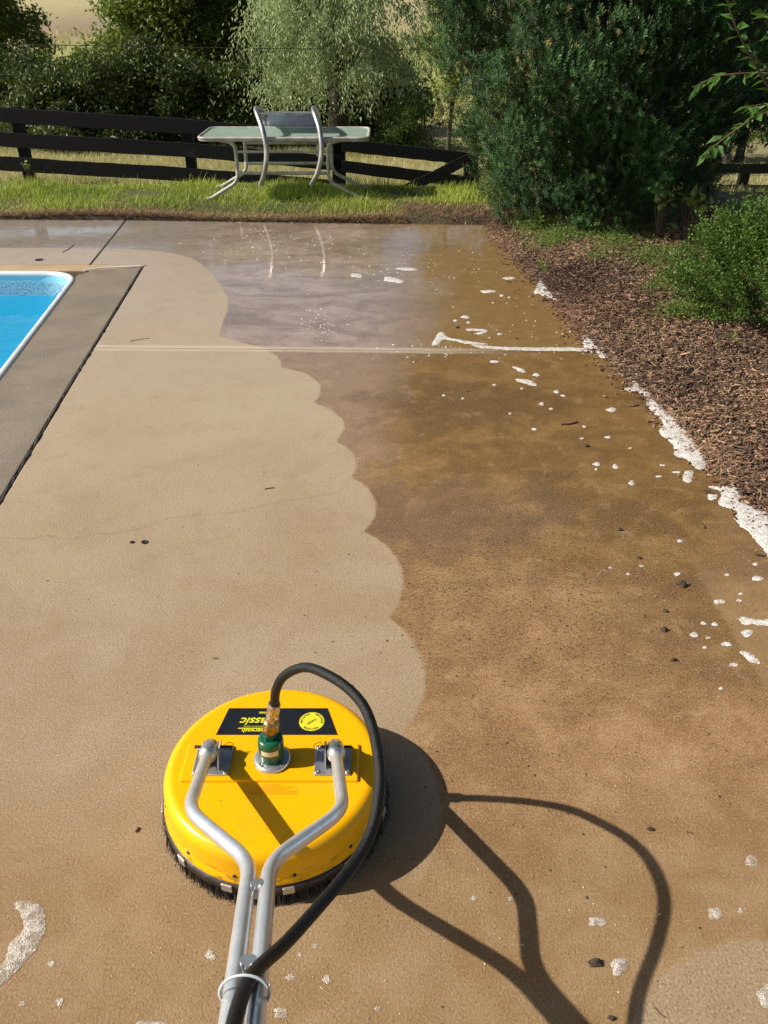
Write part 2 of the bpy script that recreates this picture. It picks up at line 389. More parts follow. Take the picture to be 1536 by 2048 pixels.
def yellow():
    t = NT('yellow_plastic'); co = t.coord()
    sc = t.ss(t.noise(3, 3, .6, t.mapping(co, (4, 40, 40), (0, 0, .3)), 0), .66, .72)
    sm = t.ss(t.noise(7, 6, .7, co), .55, .75)
    c = t.mix(t.math('MULTIPLY', sm, .35), (.93, .465, .0015), (.70, .33, .004))
    geo = t.n('SeparateXYZ'); t.lk(co, geo.inputs[0])
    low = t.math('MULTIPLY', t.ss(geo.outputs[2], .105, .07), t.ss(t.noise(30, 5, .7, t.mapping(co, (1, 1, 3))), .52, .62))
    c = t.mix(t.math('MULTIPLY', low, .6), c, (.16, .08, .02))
    dust = t.math('MULTIPLY', t.ss(t.noise(5, 5, .7, co), .5, .7), t.ss(t.noise(160, 3, .7, co), .5, .62)); c = t.mix(t.math('MULTIPLY', dust, .35), c, (.45, .30, .12))
    scr = t.ss(t.noise(5, 2, .5, t.mapping(co, (3, 55, 8), (0, 0, .25)), 1.5), .735, .75); c = t.mix(t.math('MULTIPLY', scr, .45), c, (.30, .15, .02))
    spk = t.ss(t.noise(45, 3, .6, co), .71, .74)
    c = t.mix(t.math('MULTIPLY', spk, .8), c, (.20, .08, .01))
    t.pbr(c, t.math('MULTIPLY_ADD', sm, .2, .28), 0, t.bump(t.noise(240, 2, .5, co), .06, .002), Specular_IOR_Level=.35); return t.m
M['yellow'] = yellow()
def green_paint():
    return plain('green_enamel', (.006, .115, .065), (.012, .085, .035), .28, scale=14, bump=.05)
M['green'] = green_paint()
def black_wood():
    t = NT('black_stained_boards'); co = t.coord()
    g = t.noise(6, 7, .7, t.mapping(co, (1, 6, 22)), .4)
    c = t.mix(t.ss(g, .45, .75), (.003, .003, .0035), (.012, .012, .012))
    w = t.ss(t.noise(2.2, 5, .7, co), .62, .75)
    c = t.mix(t.math('MULTIPLY', w, .35), c, (.07, .065, .06))
    t.pbr(c, .75, 0, t.bump(g, .5, .006), Specular_IOR_Level=.25); return t.m
M['black_wood'] = black_wood()
M['grey_wood'] = plain('weathered_post', (.18, .15, .12), (.10, .085, .07), .85, scale=12, bump=.4)
M['bark'] = plain('bark', (.075, .055, .040), (.035, .027, .02), .9, scale=9, bump=.8)
M['twig'] = plain('twig_bark', (.14, .085, .05), (.08, .05, .035), .8, scale=20, bump=.3)
M['yew'] = foliage_mat('yew_needles', (.004, .016, .005), (.072, .165, .045), .45, .10, .25)
M['box'] = foliage_mat('box_leaves', (.012, .038, .009), (.12, .22, .035), .45, .25, .35)
M['tree'] = foliage_mat('walnut_leaves', (.05, .10, .015), (.25, .31, .05), .5, .42)
M['dark_tree'] = foliage_mat('shade_leaves', (.016, .040, .009), (.085, .13, .024), .5, .2)
M['willow'] = foliage_mat('willow_leaves', (.14, .21, .09), (.52, .62, .33), .5, .3)
M['young'] = foliage_mat('young_leaves', (.08, .13, .02), (.26, .30, .06), .5, .35)
M['cherry'] = foliage_mat('broad_leaves', (.025, .075, .012), (.085, .20, .03), .33, .3, .6)
M['weed'] = foliage_mat('weed_leaves', (.07, .13, .022), (.22, .32, .06), .5, .35)
M['lawn'] = foliage_mat('grass_blades', (.17, .26, .03), (.60, .66, .11), .5, .4, .4, (.52, .40, .18))
M['meadow'] = foliage_mat('meadow_blades', (.26, .27, .08), (.66, .60, .28), .6, .35, .4, (.68, .56, .30))
def chips():
    t = NT('bark_mulch'); at = t.n('Attribute'); at.attribute_name = 'Col'; co = t.coord()
    c = t.mix(t.ss(t.noise(60, 4, .6, t.mapping(co, (1, 1, 1))), .3, .7), at.outputs['Color'], t.mix(.5, at.outputs['Color'], (.04, .022, .015)))
    t.pbr(c, .8, 0, t.bump(t.noise(160, 4, .6, co), .5, .004)); return t.m
M['chips'] = chips()
def foam_mat(name, cell, hole, clear, bmp=.3, base=(.92, .90, .87)):
    t = NT(name); co = t.coord(); vo = t.n('TexVoronoi'); vo.feature = 'DISTANCE_TO_EDGE'; t.lk(co, vo.inputs['Vector']); vo.inputs['Scale'].default_value = cell
    v2 = t.n('TexVoronoi'); v2.feature = 'DISTANCE_TO_EDGE'; t.lk(co, v2.inputs['Vector']); v2.inputs['Scale'].default_value = cell * 2.2
    dome = t.math('ADD', t.ss(vo.outputs['Distance'], 0, .45), t.math('MULTIPLY', t.ss(v2.outputs['Distance'], 0, .4), .4))
    film = t.math('MULTIPLY', t.ss(vo.outputs['Distance'], .05, .16), t.ss(v2.outputs['Distance'], .02, .12))
    c = t.mix(t.math('MULTIPLY', film, hole), base, (.50, .40, .30))
    c = t.mix(t.math('MULTIPLY', t.ss(t.noise(9, 4, .6, co), .5, .75), .35), c, (.72, .60, .46))
    p = t.pbr(c, .22, 0, t.bump(dome, bmp, .003), Specular_IOR_Level=.6)
    tr = t.n('BsdfTransparent'); mx = t.n('MixShader')
    thin = t.ss(t.noise(45, 4, .65, co), .42, .62)
    t.lk(t.math('ADD', t.math('MULTIPLY', film, clear), t.math('MULTIPLY', thin, clear * .6), clamp=True), mx.inputs[0])
    t.lk(p.outputs[0], mx.inputs[1]); t.lk(tr.outputs[0], mx.inputs[2]); t.lk(mx.outputs[0], t.out.inputs[0])
    return t.m
M['foam'] = foam_mat('white_foam', 140, .3, .5, .5)
M['bubbles'] = foam_mat('open_foam', 210, .7, .80, .6, (.70, .64, .57))
def water():
    t = NT('pool_water'); co = t.coord()
    nr = t.bump(t.noise(5, 4, .6, co), .22, .03)
    tr = t.n('BsdfTransparent'); t.lk((.30, .80, .95), tr.inputs[0])
    gl = t.n('BsdfGlossy'); gl.inputs['Roughness'].default_value = .02; t.lk(nr, gl.inputs['Normal'])
    fr = t.n('Fresnel'); fr.inputs[0].default_value = 1.33; t.lk(nr, fr.inputs['Normal'])
    mx = t.n('MixShader'); t.lk(fr.outputs[0], mx.inputs[0]); t.lk(tr.outputs[0], mx.inputs[1]); t.lk(gl.outputs[0], mx.inputs[2])
    df = t.n('BsdfDiffuse'); t.lk((.012, .42, .78), df.inputs[0])
    m0 = t.n('MixShader'); m0.inputs[0].default_value = .72; t.lk(tr.outputs[0], m0.inputs[1]); t.lk(df.outputs[0], m0.inputs[2]); t.lk(m0.outputs[0], mx.inputs[1])
    t.lk(mx.outputs[0], t.out.inputs[0]); return t.m
M['water'] = water()
def liner():
    t = NT('pool_liner'); co = t.coord(); z = t.n('SeparateXYZ'); t.lk(co, z.inputs[0])
    band = t.ss(z.outputs[2], -.30, -.28)
    s = t.ss(t.noise(70, 3, .7, co), .52, .6)
    c = t.mix(s, (.40, .66, .76), (.06, .22, .42))
    c = t.mix(t.math('MULTIPLY', t.ss(z.outputs[2], -.07, -.06), 1.0), c, (.35, .75, .88))
    t.pbr(t.mix(band, (.05, .62, .92), c), .45); return t.m
M['liner'] = liner()
def glass():
    t = NT('frosted_glass'); co = t.coord()
    tr = t.n('BsdfTransparent'); t.lk((.70, .88, .80), tr.inputs[0])
    df = t.n('BsdfDiffuse'); t.lk(t.mix(t.ss(t.noise(6, 4, .6, co), .4, .7), (.56, .68, .61), (.66, .76, .69)), df.inputs[0])
    tl = t.n('BsdfTranslucent'); t.lk((.5, .75, .6), tl.inputs[0])
    gl = t.n('BsdfGlossy'); gl.inputs['Roughness'].default_value = .15
    m0 = t.n('MixShader'); m0.inputs[0].default_value = .4; t.lk(df.outputs[0], m0.inputs[1]); t.lk(tl.outputs[0], m0.inputs[2])
    m1 = t.n('MixShader'); m1.inputs[0].default_value = .62; t.lk(tr.outputs[0], m1.inputs[1]); t.lk(m0.outputs[0], m1.inputs[2])
    m2 = t.n('MixShader'); m2.inputs[0].default_value = .15; t.lk(m1.outputs[0], m2.inputs[1]); t.lk(gl.outputs[0], m2.inputs[2])
    t.lk(m2.outputs[0], t.out.inputs[0]); return t.m
M['glass'] = glass()
def sling():
    t = NT('blue_mesh_sling'); co = t.coord()
    w = t.noise(120, 2, .5, t.mapping(co, (1, 1, 1)))
    p = t.pbr(t.mix(t.ss(w, .4, .6), (.50, .58, .78), (.66, .72, .88)), .5)  # sling blue lightened: sky reflection put into the base colour
    tr = t.n('BsdfTransparent'); mx = t.n('MixShader'); mx.inputs[0].default_value = .25
    t.lk(p.outputs[0], mx.inputs[1]); t.lk(tr.outputs[0], mx.inputs[2]); t.lk(mx.outputs[0], t.out.inputs[0]); return t.m
M['sling'] = sling()
def ground_mat():
    t = NT('ground'); co = t.coord(); at = t.n('Attribute'); at.attribute_name = 'Col'
    n1 = t.noise(1.2, 6, .65, co); n2 = t.noise(25, 5, .7, co); n3 = t.noise(.12, 5, .6, co)
    c = t.mix(t.math('MULTIPLY', t.ss(n2, .45, .7), .5), at.outputs['Color'], t.mix(.6, at.outputs['Color'], (.03, .025, .012)))
    c = t.mix(t.math('MULTIPLY', t.ss(n1, .45, .7), .35), c, t.mix(.5, c, (.10, .12, .03)))
    c = t.mix(t.math('MULTIPLY', t.ss(n3, .5, .62), .3), c, t.mix(.5, c, (.45, .34, .2)))
    t.pbr(c, .9, 0, t.bump(n2, .6, .02)); return t.m
M['ground'] = ground_mat()

# ------------------------------------------------------------------ setting: terrain
EDGE = [G(1536, 1030), G(1478, 980), G(1413, 910), G(1340, 830), G(1260, 752), G(1205, 705), G(1168, 665), G(1130, 620), G(1070, 547), G(1030, 505), G(988, 457)]
EDGE = [(1.68, -1.5), (1.66, .8), (1.6, 2.0)] + EDGE
def edge_x(y):
    return float(np.interp(y, [p[1] for p in EDGE], [p[0] for p in EDGE]))
def sstep(a, b, x):
    t = np.clip((x - a) / (b - a), 0, 1); return t * t * (3 - 2 * t)
ey = np.array([p[1] for p in EDGE]); ex = np.array([p[0] for p in EDGE])
def back_y(x):
    return np.interp(x, [-8, -2.5, -2.49, 1.0, 1.4], [8.12, 8.03, 8.03, 7.80, 7.80])
def terrain(x, y):
    x = np.asarray(x, float); y = np.asarray(y, float)
    z = np.full(np.broadcast(x, y).shape, .015)
    z = z + .02 * np.sin(x * 2.1 + 1) * np.sin(y * 1.7)
    z = z - .45 * sstep(9.5, 12.5, y) - .55 * sstep(12, 22, y) - .6 * sstep(24, 40, y)
    z = z - .25 * sstep(1.5, 7, x) * sstep(8, 11, y)
    z = z + 17 * sstep(38, 170, y) + 9 * sstep(120, 330, y)
    z = z + sstep(20, 60, y) * (.8 * np.sin(x * .05 + 1.3) + .5 * np.sin(x * .11 + y * .06))
    ed = np.interp(y, ey, ex)
    z = z - .03 * (1 - sstep(.02, .22, x - ed)) * (y < 7.9) + .05 * sstep(.05, .5, x - ed) * (y < 8.1)                # the bed is mounded
    deck = (y < back_y(x) - .02) & (x < ed - .03)
    z = np.where(deck, -.11, z)
    pool = (x < -1.95 - .1 * (y - 2.8)) & (y < 6.15) & (x > -8) & (y > -3)
    z = np.where(pool, -1.5, z)
    return z
def terrain_mesh():
    xs = np.unique(np.concatenate([np.linspace(-260, -30, 24), np.linspace(-30, -7, 24), np.arange(-7, 7, .1), np.linspace(7, 30, 24), np.linspace(30, 260, 24)]))
    ys = np.unique(np.concatenate([np.linspace(-40, -3, 10), np.arange(-3, 7.6, .1), np.arange(7.6, 8.3, .02), np.arange(8.3, 14, .1), np.linspace(14, 40, 52), np.linspace(42, 400, 70)]))
    Xg, Yg = np.meshgrid(xs, ys); Z = terrain(Xg, Yg)
    v = np.stack([Xg, Yg, Z], -1).reshape(-1, 3); nx, ny = len(xs), len(ys)
    i = (np.arange(ny - 1)[:, None] * nx + np.arange(nx - 1)[None]).ravel()
    f = np.stack([i, i + 1, i + 1 + nx, i + nx], 1)
    x, y = v[:, 0], v[:, 1]; c = np.zeros((len(v), 3))
    soil = np.array([.05, .032, .02]); lawn = np.array([.09, .085, .035]); mead = np.array([.26, .235, .105]); hill = np.array([.44, .39, .20]); lush = np.array([.30, .34, .09])
    c[:] = soil
    k = sstep(8.3, 9.0, y)[:, None]; c = c * (1 - k) + lawn * k
    k = (sstep(9.6, 10.6, y) * 1.0)[:, None]; c = c * (1 - k) + mead * k
    k = (sstep(22, 30, y) * (1 - sstep(48, 75, y)))[:, None]; c = c * (1 - k) + lush * k
    k = sstep(50, 80, y)[:, None]; c = c * (1 - k) + hill * k
    bare = (np.exp(-((x + 22) / 9) ** 2 - ((y - 62) / 7) ** 2))[:, None]; c = c * (1 - bare) + np.array([.27, .19, .13]) * bare
    o = np_mesh('ground', v, f, M['ground'], col=c, smooth=True); tag(o, kind='structure')
terrain_mesh()

# slabs of the pool deck
def slab(name, poly, mat, z0=-.10, z1=0.0, bevel=.006):
    b = MB(); b.prism(poly, z0, z1); o = b.build(name, mat, bevel=bevel); tag(o, kind='structure'); return o
c0, c1, c2 = G(283, 535), G(147, 757), G(0, 1000)
def cop(y): return c2[0] + (c1[0] - c2[0]) * (y - c2[1]) / (c1[1] - c2[1]) if y < c1[1] else c1[0] + (c0[0] - c1[0]) * (y - c1[1]) / (c0[1] - c1[1])
jy = lambda x: 4.56 - .027 * x                                       # the joint across
near = [(cop(-1.2) + .012, -1.2)] + [(edge_x(y), y) for y in (-1.2, .8, 2.0, 2.72, 3.0, 3.23, 3.6, 4.0, 4.17, 4.45)] + [(1.30, jy(1.3) - .006), (cop(4.6) + .012, jy(-1.7) - .006)] + [(cop(c1[1]) + .012, c1[1]), (cop(c2[1]) + .012, c2[1])]
slab('concrete_slab', near, M['concrete'])
j0, j1 = G(182, 527), G(245, 445)
farp = [(cop(4.6) + .012, jy(-1.7) + .006), (1.30, jy(1.3) + .006)] + [(edge_x(y), y) for y in (4.88, 5.3, 5.8, 6.2, 6.9, 7.3)] + [(edge_x(7.78) + .0, 7.80), (j1[0] + .01, 8.03), (j0[0] + .01, 6.44), (c0[0] + .03, 6.44), (c0[0] + .012, 6.39)]
slab('concrete_slab', farp, M['concrete'])
slab('concrete_slab', [(-8, 6.44), (j0[0] - .004, 6.44), (j1[0] - .004, 8.03), (-8, 8.12)], M['concrete'])
# coping of the pool and the pool itself
pc = G(145, 551); pb = G(0, 740)
def pool_x(y): return pc[0] + (pb[0] - pc[0]) * (y - pc[1]) / (pb[1] - pc[1])
slab('pool_coping', [(pool_x(-2) + .03, -2), (cop(-2) - .004, -2), (cop(c2[1]) - .004, c2[1]), (cop(c1[1]) - .004, c1[1]), (c0[0] - .004, 6.375), (pc[0] + .10, 6.25), (pc[0] + .03, pc[1] + .02)], M['coping'])
slab('pool_coping', [(-8, 6.28), (pc[0] + .10, 6.262), (c0[0] - .004, 6.385), (c0[0] + .02, 6.432), (-8, 6.432)], M['tan_coping'])
b = MB(); b.tube([(pc[0] + .05, 6.262, .002), (-2.15, 6.33, .003), (c0[0] - .01, 6.385, .002)], .008, 6)
tag(b.build('caulk_line', M['white_rim']), kind='structure')
rim = fillet([(-8, 6.225, -.012), (pc[0] + .02, 6.205, -.012), (pool_x(-2), -2, -.012)], .28, 10)
b = MB(); b.tube(rim, .025, 14)
pool = empty('swimming_pool', (-3, 4, 0), 'swimming pool with white rim and bright blue liner at the left of the deck', 'pool')
def child_at(o, root): o.parent = root; o.matrix_parent_inverse = Matrix.Translation(-Vector(root.location)); return o
child_at(b.build('rim', M['white_rim']), pool)
wall_v = []; pth = fillet([(-8, 6.205, 0), (pc[0], 6.185, 0), (pool_x(-2) - .02, -2, 0)], .28, 10)
for p in pth: wall_v += [(p.x, p.y, -.01), (p.x, p.y, -1.4)]
b = MB(); b.add(wall_v, [(2 * i, 2 * i + 1, 2 * i + 3, 2 * i + 2) for i in range(len(pth) - 1)], True)
b.add([(-8, 6.3, -1.38), (-1.2, 6.3, -1.38), (-1.2, -2.5, -1.38), (-8, -2.5, -1.38)], [(0, 3, 2, 1)])
child_at(b.build('liner', M['liner']), pool)
b = MB(); wp = [(p.x, p.y, -.17) for p in pth] + [(-8, -2, -.17)]
b.add(wp, [tuple(range(len(wp)))[::-1]])
wo_ = b.build('water', M['water']); tag(wo_, kind='structure')
# black crumbling filler in the joints
b = MB()
pts = [(cop(y) + .004 + random.uniform(-.004, .004), y, -.012 + random.uniform(-.006, .008)) for y in np.arange(-1.2, 6.36, .04)]
b.tube(pts, [random.uniform(.008, .016) for _ in pts], 6)
pts = [(x, jy(x), -.02) for x in np.arange(-1.75, 1.3, .05)]; b.tube(pts, .012, 6)
pts = [(j0[0] + (j1[0] - j0[0]) * k / 20 + .003, 6.44 + 1.59 * k / 20, -.014) for k in range(21)]; b.tube(pts, .010, 6)
tag(b.build('joint_filler', M['black_joint']), kind='structure')

# ------------------------------------------------------------------ grass, meadow, mulch (uncountable)
BL_V = np.array([[-.5, 0, 0], [.5, 0, 0], [-.38, .5, .06], [.38, .5, .06], [0, 1, .28]], float); BL_F = np.array([[0, 1, 3], [0, 3, 2], [2, 3, 4]])
def blades(name, x, y, h, w, mat, label_kind, lean=.45, bright=None, dead=None, z=None):
    n = len(x); az = rng.uniform(0, 2 * np.pi, n); ln = np.abs(rng.normal(0, lean, n))
    d = np.stack([np.cos(az) * ln, np.sin(az) * ln, np.ones(n)], 1)
    up = np.stack([np.cos(az), np.sin(az), -.2 * np.ones(n)], 1)
    F = frames(d, up=up); S = np.stack([w, h, h], 1); Mx = F * S[:, None, :]
    T = np.stack([x, y, (terrain(x, y) if z is None else z) - .01], 1)
    v, f = scatter(BL_V, BL_F, Mx, T)
    br = rng.uniform(0, 1, n) if bright is None else bright
    dd = np.zeros(n) if dead is None else dead
    col = np.repeat(np.stack([br, dd, dd * 0], 1), 5, axis=0)
    o = np_mesh(name, v, f, mat, col=col); tag(o, kind='stuff'); 
    o['label'] = label_kind; o['category'] = 'grass'; return o
def vnoise(x, y, s, seed=0):
    r = np.random.default_rng(seed); out = 0
    for k in range(5):
        a, b, ph = r.uniform(-1, 1), r.uniform(-1, 1), r.uniform(0, 6.28); out = out + np.sin((a * x + b * y) * s * (1 + k * .6) + ph)
    return out / 3.2
n = 62000
x = rng.uniform(-6, 1.35, n); q = 1.9 * rng.uniform(0, 1, n) ** .9; y = back_y(x) + q
keep = vnoise(x, y, 5, 1) + rng.normal(0, .5, n) + q * 2.6 > -.55
keep &= ~((x > .2) & (y < 8.6) & (rng.uniform(0, 1, n) < .72)); x, y = x[keep], y[keep]
h = rng.uniform(.015, .065, len(x)) * np.where(rng.uniform(0, 1, len(x)) < .06, 1.8, 1) * (1 + .6 * vnoise(x, y, 5, 2)) * np.clip(.65 + (y - 8.0) * .6, .6, 1.1)
dead = np.clip(rng.uniform(-.5, 1.0, len(x)) + .45 * vnoise(x, y, 4.5, 33) - (y - 8.05) * 1.1 + .35 * vnoise(x, y, 4, 3), 0, .9)
blades('verge_grass', x, y, h * 1.1, rng.uniform(.004, .008, len(x)), M['lawn'], 'short bright green grass on the verge between the slab and the fence', .6, np.clip(rng.uniform(0, 1, len(x)) + .25 * vnoise(x, y, 2, 5), 0, 1), dead)
# meadow past the fence, thinning and coarser with distance
def meadow(n, x0, x1, y0, y1, hh, ww, name, label, dry):
    u = rng.uniform(0, 1, n); y = y0 * (y1 / y0) ** u; x = rng.uniform(x0, x1, n) * (y / y0) ** .8
    h = rng.uniform(.5, 1.2, n) * hh * (1 + .3 * vnoise(x, y, 2, 8)); w = ww * rng.uniform(.6, 1.2, n) * (y / y0) ** .5
    dead = np.clip(rng.uniform(-.5, .9, n) * dry + .3 * vnoise(x, y, 1.2, 9), 0, .9)
    blades(name, x, y, h, w, M['meadow'], label, .35, np.clip(rng.uniform(0, 1, n) + .3 * vnoise(x, y, .9, 4), 0, 1), dead)
meadow(60000, -8, 1.8, 9.9, 21, .15, .006, 'meadow_grass', 'tall dry meadow grass beyond the black fence', 1.0)
meadow(22000, 2.0, 7.5, 9.6, 20, .10, .007, 'pasture_grass', 'pale cropped pasture grass beyond the right hand fence', .9)
meadow(16000, -14, 14, 24, 60, .55, .04, 'hillside_grass', 'lush rough grass at the foot of the hill behind the trees', .25)
# dead thatch along the edge of the slab
n = 11000; x = rng.uniform(-6, 1.6, n); y = back_y(x) - .01 + np.abs(rng.normal(0, .16, n)) * np.where(x > .0, 1.2, .55) + .12 * (x > .2) * rng.uniform(0, 4, n)
az = rng.uniform(0, 6.28, n); d = np.stack([np.cos(az), np.sin(az), rng.uniform(-.1, .5, n)], 1)
TH_V = np.array([[-.5, 0, 0], [.5, 0, 0], [.4, 1, .15], [-.4, 1, .15]]); TH_F = np.array([[0, 1, 2, 3]])
F = frames(d, up=np.tile([0, 0, 1.], (n, 1))) * np.stack([rng.uniform(.002, .005, n), rng.uniform(.03, .10, n), np.full(n, .05)], 1)[:, None, :]
v, f = scatter(TH_V, TH_F, F, np.stack([x, y, terrain(x, y) + rng.uniform(0, .03, n)], 1))
tone = rng.uniform(0, 1, n)[:, None]; col = np.array([.09, .04, .02]) * (1 - tone) + np.array([.50, .30, .15]) * tone
o = np_mesh('dead_thatch', v, f, M['chips'], col=np.repeat(col, 4, 0)); tag(o, 'brown dead thatch along the far edge of the slab', 'thatch', kind='stuff')
# mulch: bark chips on the bed
n = 74000; u = rng.uniform(0, 1, n); y = 1.6 + 6.9 * u ** 1.15; y[:12000] = rng.uniform(-.8, 1.7, 12000); ed = np.interp(y, ey, ex)
off = np.abs(rng.exponential(1.1, n)) ; off = np.where(off > 3.2, rng.uniform(0, 3.2, n), off); spill = rng.uniform(0, 1, n) < .035; off = np.where(spill, -rng.exponential(.035, n), off); x = ed - .01 + off
zed = terrain(x, y); zed = np.where(off < .0, .003, np.where(off < .04, .010, np.maximum(zed, .012)))
CH_V = np.array([[-.5, -.5, -.5], [.5, -.5, -.3], [.3, .5, -.5], [-.4, .5, -.4], [-.5, -.5, .5], [.4, -.4, .5], [.2, .5, .3], [-.3, .4, .5]]); CH_F = np.array([[4, 5, 6, 7], [0, 1, 5, 4], [1, 2, 6, 5], [2, 3, 7, 6], [3, 0, 4, 7]])
az = np.where(rng.uniform(0, 1, n) < .55, rng.normal(.15, .5, n), rng.uniform(0, 6.28, n)); d = np.stack([np.cos(az), np.sin(az), rng.normal(0, .28, n)], 1)
L = rng.uniform(.008, .040, n) * np.where(rng.uniform(0, 1, n) < .1, 1.5, 1)
F = frames(d, up=np.stack([rng.normal(0, .35, n), rng.normal(0, .35, n), np.ones(n)], 1)) * np.stack([rng.uniform(.003, .011, n), L, rng.uniform(.002, .006, n)], 1)[:, None, :]
v, f = scatter(CH_V, CH_F, F, np.stack([x, y, zed + rng.uniform(0, .025, n) * np.clip(off * 6, .08, 1)], 1))
tone = np.clip(rng.beta(1.1, 2.1, n) + .22 * vnoise(x, y, 2.2, 12) + .18 * sstep(0, 1.2, off) - .06, 0, 1)[:, None]
red = (np.clip(vnoise(x, y, 1.8, 14), 0, 1) * .7)[:, None]
col = np.array([.045, .022, .014]) * (1 - tone) + np.array([.66, .41, .25]) * tone; col = col * (1 - red * .5) + np.array([.30, .10, .04]) * red * .5 * (.4 + tone)
o = np_mesh('bark_mulch', v, f, M['chips'], col=np.repeat(col, 8, 0)); tag(o, 'brown shredded bark mulch covering the planting bed', 'mulch', kind='stuff')
# creeping weeds over the mulch
LF_V = np.array([[0, 0, 0], [-.5, .45, .10], [.5, .45, .10], [0, 1, -.05], [0, .5, 0]]); LF_F = np.array([[0, 4, 1], [0, 2, 4], [4, 3, 1], [4, 2, 3]])
def leaves(P, L, Wd, name, mat, parent=None, up=.6, d=None, bright=None, dead=None, smooth=False):
    n = len(P)
    if d is None:
        d = rng.normal(size=(n, 3)); d[:, 2] += up
    F = frames(d, up=rng.normal(size=(n, 3)) * .6 + np.array([0, 0, 1.])) * np.stack([Wd, L, L], 1)[:, None, :]
    v, f = scatter(LF_V, LF_F, F, P)
    br = rng.uniform(0, 1, n) if bright is None else bright
    dd = np.zeros(n) if dead is None else dead
    return np_mesh(name, v, f, mat, parent, col=np.repeat(np.stack([br, dd, dd * 0], 1), 5, 0))
P = []
for (u, v_, su, sv, m) in [(1080, 470, 45, 14, 900), (1100, 500, 50, 14, 700), (1150, 490, 50, 12, 600), (1230, 510, 50, 16, 700), (1290, 545, 50, 18, 900), (1350, 575, 45, 18, 900), (1330, 530, 50, 14, 600), (1360, 645, 45, 12, 1100), (1400, 640, 40, 16, 900), (1190, 540, 30, 10, 300), (1310, 600, 30, 10, 300), (1435, 660, 30, 10, 400), (1085, 545, 12, 8, 150), (1050, 455, 26, 16, 700), (1290, 480, 50, 8, 500)]:
    for _ in range(int(m * (2.0 if v_ < 530 else 1.0))):
        gx, gy = G(u + random.gauss(0, su * .6), v_ + random.gauss(0, sv * .6))
        if gx > edge_x(gy) + .04: P.append((gx, gy))
P = np.array(P); zz = terrain(P[:, 0], P[:, 1]) + rng.uniform(.01, .07, len(P))
o = leaves(np.column_stack([P, zz]), rng.uniform(.010, .026, len(P)), rng.uniform(.005, .012, len(P)), 'creeping_weeds', M['weed'], up=.3)
tag(o, 'low green weeds creeping over the bark mulch', 'weeds', kind='stuff')
n = 2600; x = rng.uniform(1.0, 3.3, n); y = rng.uniform(4.6, 7.8, n); k = (x > np.interp(y, ey, ex) + .05) & (vnoise(x, y, 2.5, 21) > .1); x, y = x[k], y[k]
blades('bed_grass', x, y, rng.uniform(.03, .10, len(x)), rng.uniform(.002, .004, len(x)), M['lawn'], 'thin straggling grass coming up through the mulch', .9, None, rng.uniform(0, .8, len(x)))

# ------------------------------------------------------------------ shrubs and trees
def sprig_template(n=17, L=1.0):
    vs = []; fs = []
    for i in range(n):
        t = (i + .5) / n; a = i * 2.4; c = np.array([0, t * L, 0]); out = np.array([math.cos(a), 0, math.sin(a)])
        tip = c + out * .30 * (1.05 - .4 * t) + np.array([0, .16, 0]); s = np.cross(out, [0, 1, 0]) * .055
        b = len(vs); vs += [c - s * .6, c + s * .6, tip + s * .5, tip - s * .5]; fs.append([b, b + 1, b + 2, b + 3])
    return np.array(vs), np.array(fs)
SPV, SPF = sprig_template()
def yew(cx, cy, rad, H, n_clump, per, name, label, lean=0.0):
    root = empty(name, (cx, cy, float(terrain(cx, cy))), label, 'shrub')
    zs_ = np.array([p[0] for p in rad]); rs_ = np.array([p[1] for p in rad])
    Pc = []; Nc = []
    while len(Pc) < n_clump:
        z = rng.uniform(.05, H); r = np.interp(z, zs_, rs_)
        if rng.uniform() > r / rs_.max() + .15: continue
        a = rng.uniform(0, 2 * np.pi); q = rng.uniform(.25, .9) if rng.uniform() < .5 else rng.uniform(.86, 1.05)
        bump_ = 1 + .09 * math.sin(3 * a + z * 2.1) + .09 * math.sin(6 * a - z * 4) + .05 * math.sin(11 * a + z * 9)
        rr = r * q * bump_
        Pc.append((math.cos(a) * rr + lean * z, math.sin(a) * rr, z)); Nc.append((math.cos(a), math.sin(a), .8 + .9 * z / H))
    Pc = np.array(Pc); Nc = np.array(Nc); Nc /= np.linalg.norm(Nc, axis=1, keepdims=True)
    idx = np.repeat(np.arange(n_clump), per); m = len(idx)
    base = Pc[idx]; nd = Nc[idx]
    # each clump is a spray: shoots along a short stem
    t = rng.uniform(0, 1, m)[:, None]; stem = nd + rng.normal(0, .25, (n_clump, 3))[idx]
    pos = base + stem * .24 * t + rng.normal(0, .055, (m, 3))
    d = stem * 1.0 + rng.normal(0, .42, (m, 3)); d[:, 2] += .25
    L = rng.uniform(.055, .105, m) * (1.35 if name == 'yew_bush' and cx > 4 else 1)
    F = frames(d) * L[:, None, None]
    v, f = scatter(SPV, SPF, F, pos)
    tone = np.clip(rng.beta(.6, 1.3, n_clump)[idx] * .75 + t[:, 0] * .35 + rng.uniform(-.15, .2, m), 0, 1)  # lighter towards the spray tips: sunlight painted into the needle colour
    dead = (rng.uniform(0, 1, m) < .012) * .8
    np_mesh('needles', v, f, M['yew'], root, col=np.repeat(np.stack([tone, dead, dead * 0], 1), len(SPV), 0))
    b = MB()
    for k in range(16):
        a = k * 2.4; r = np.interp(H * .6, zs_, rs_) * random.uniform(.2, .6)
        b.tube(smooth_path([(math.cos(a) * .12, math.sin(a) * .12, -.05), (math.cos(a) * r * .5, math.sin(a) * r * .5, H * .28), (math.cos(a) * r, math.sin(a) * r, H * random.uniform(.6, .85))], 5), [.05 - .0028 * i for i in range(11)], 7)
    b.build('trunk', M['bark'], root)
    for k in range(0): pass
    return root
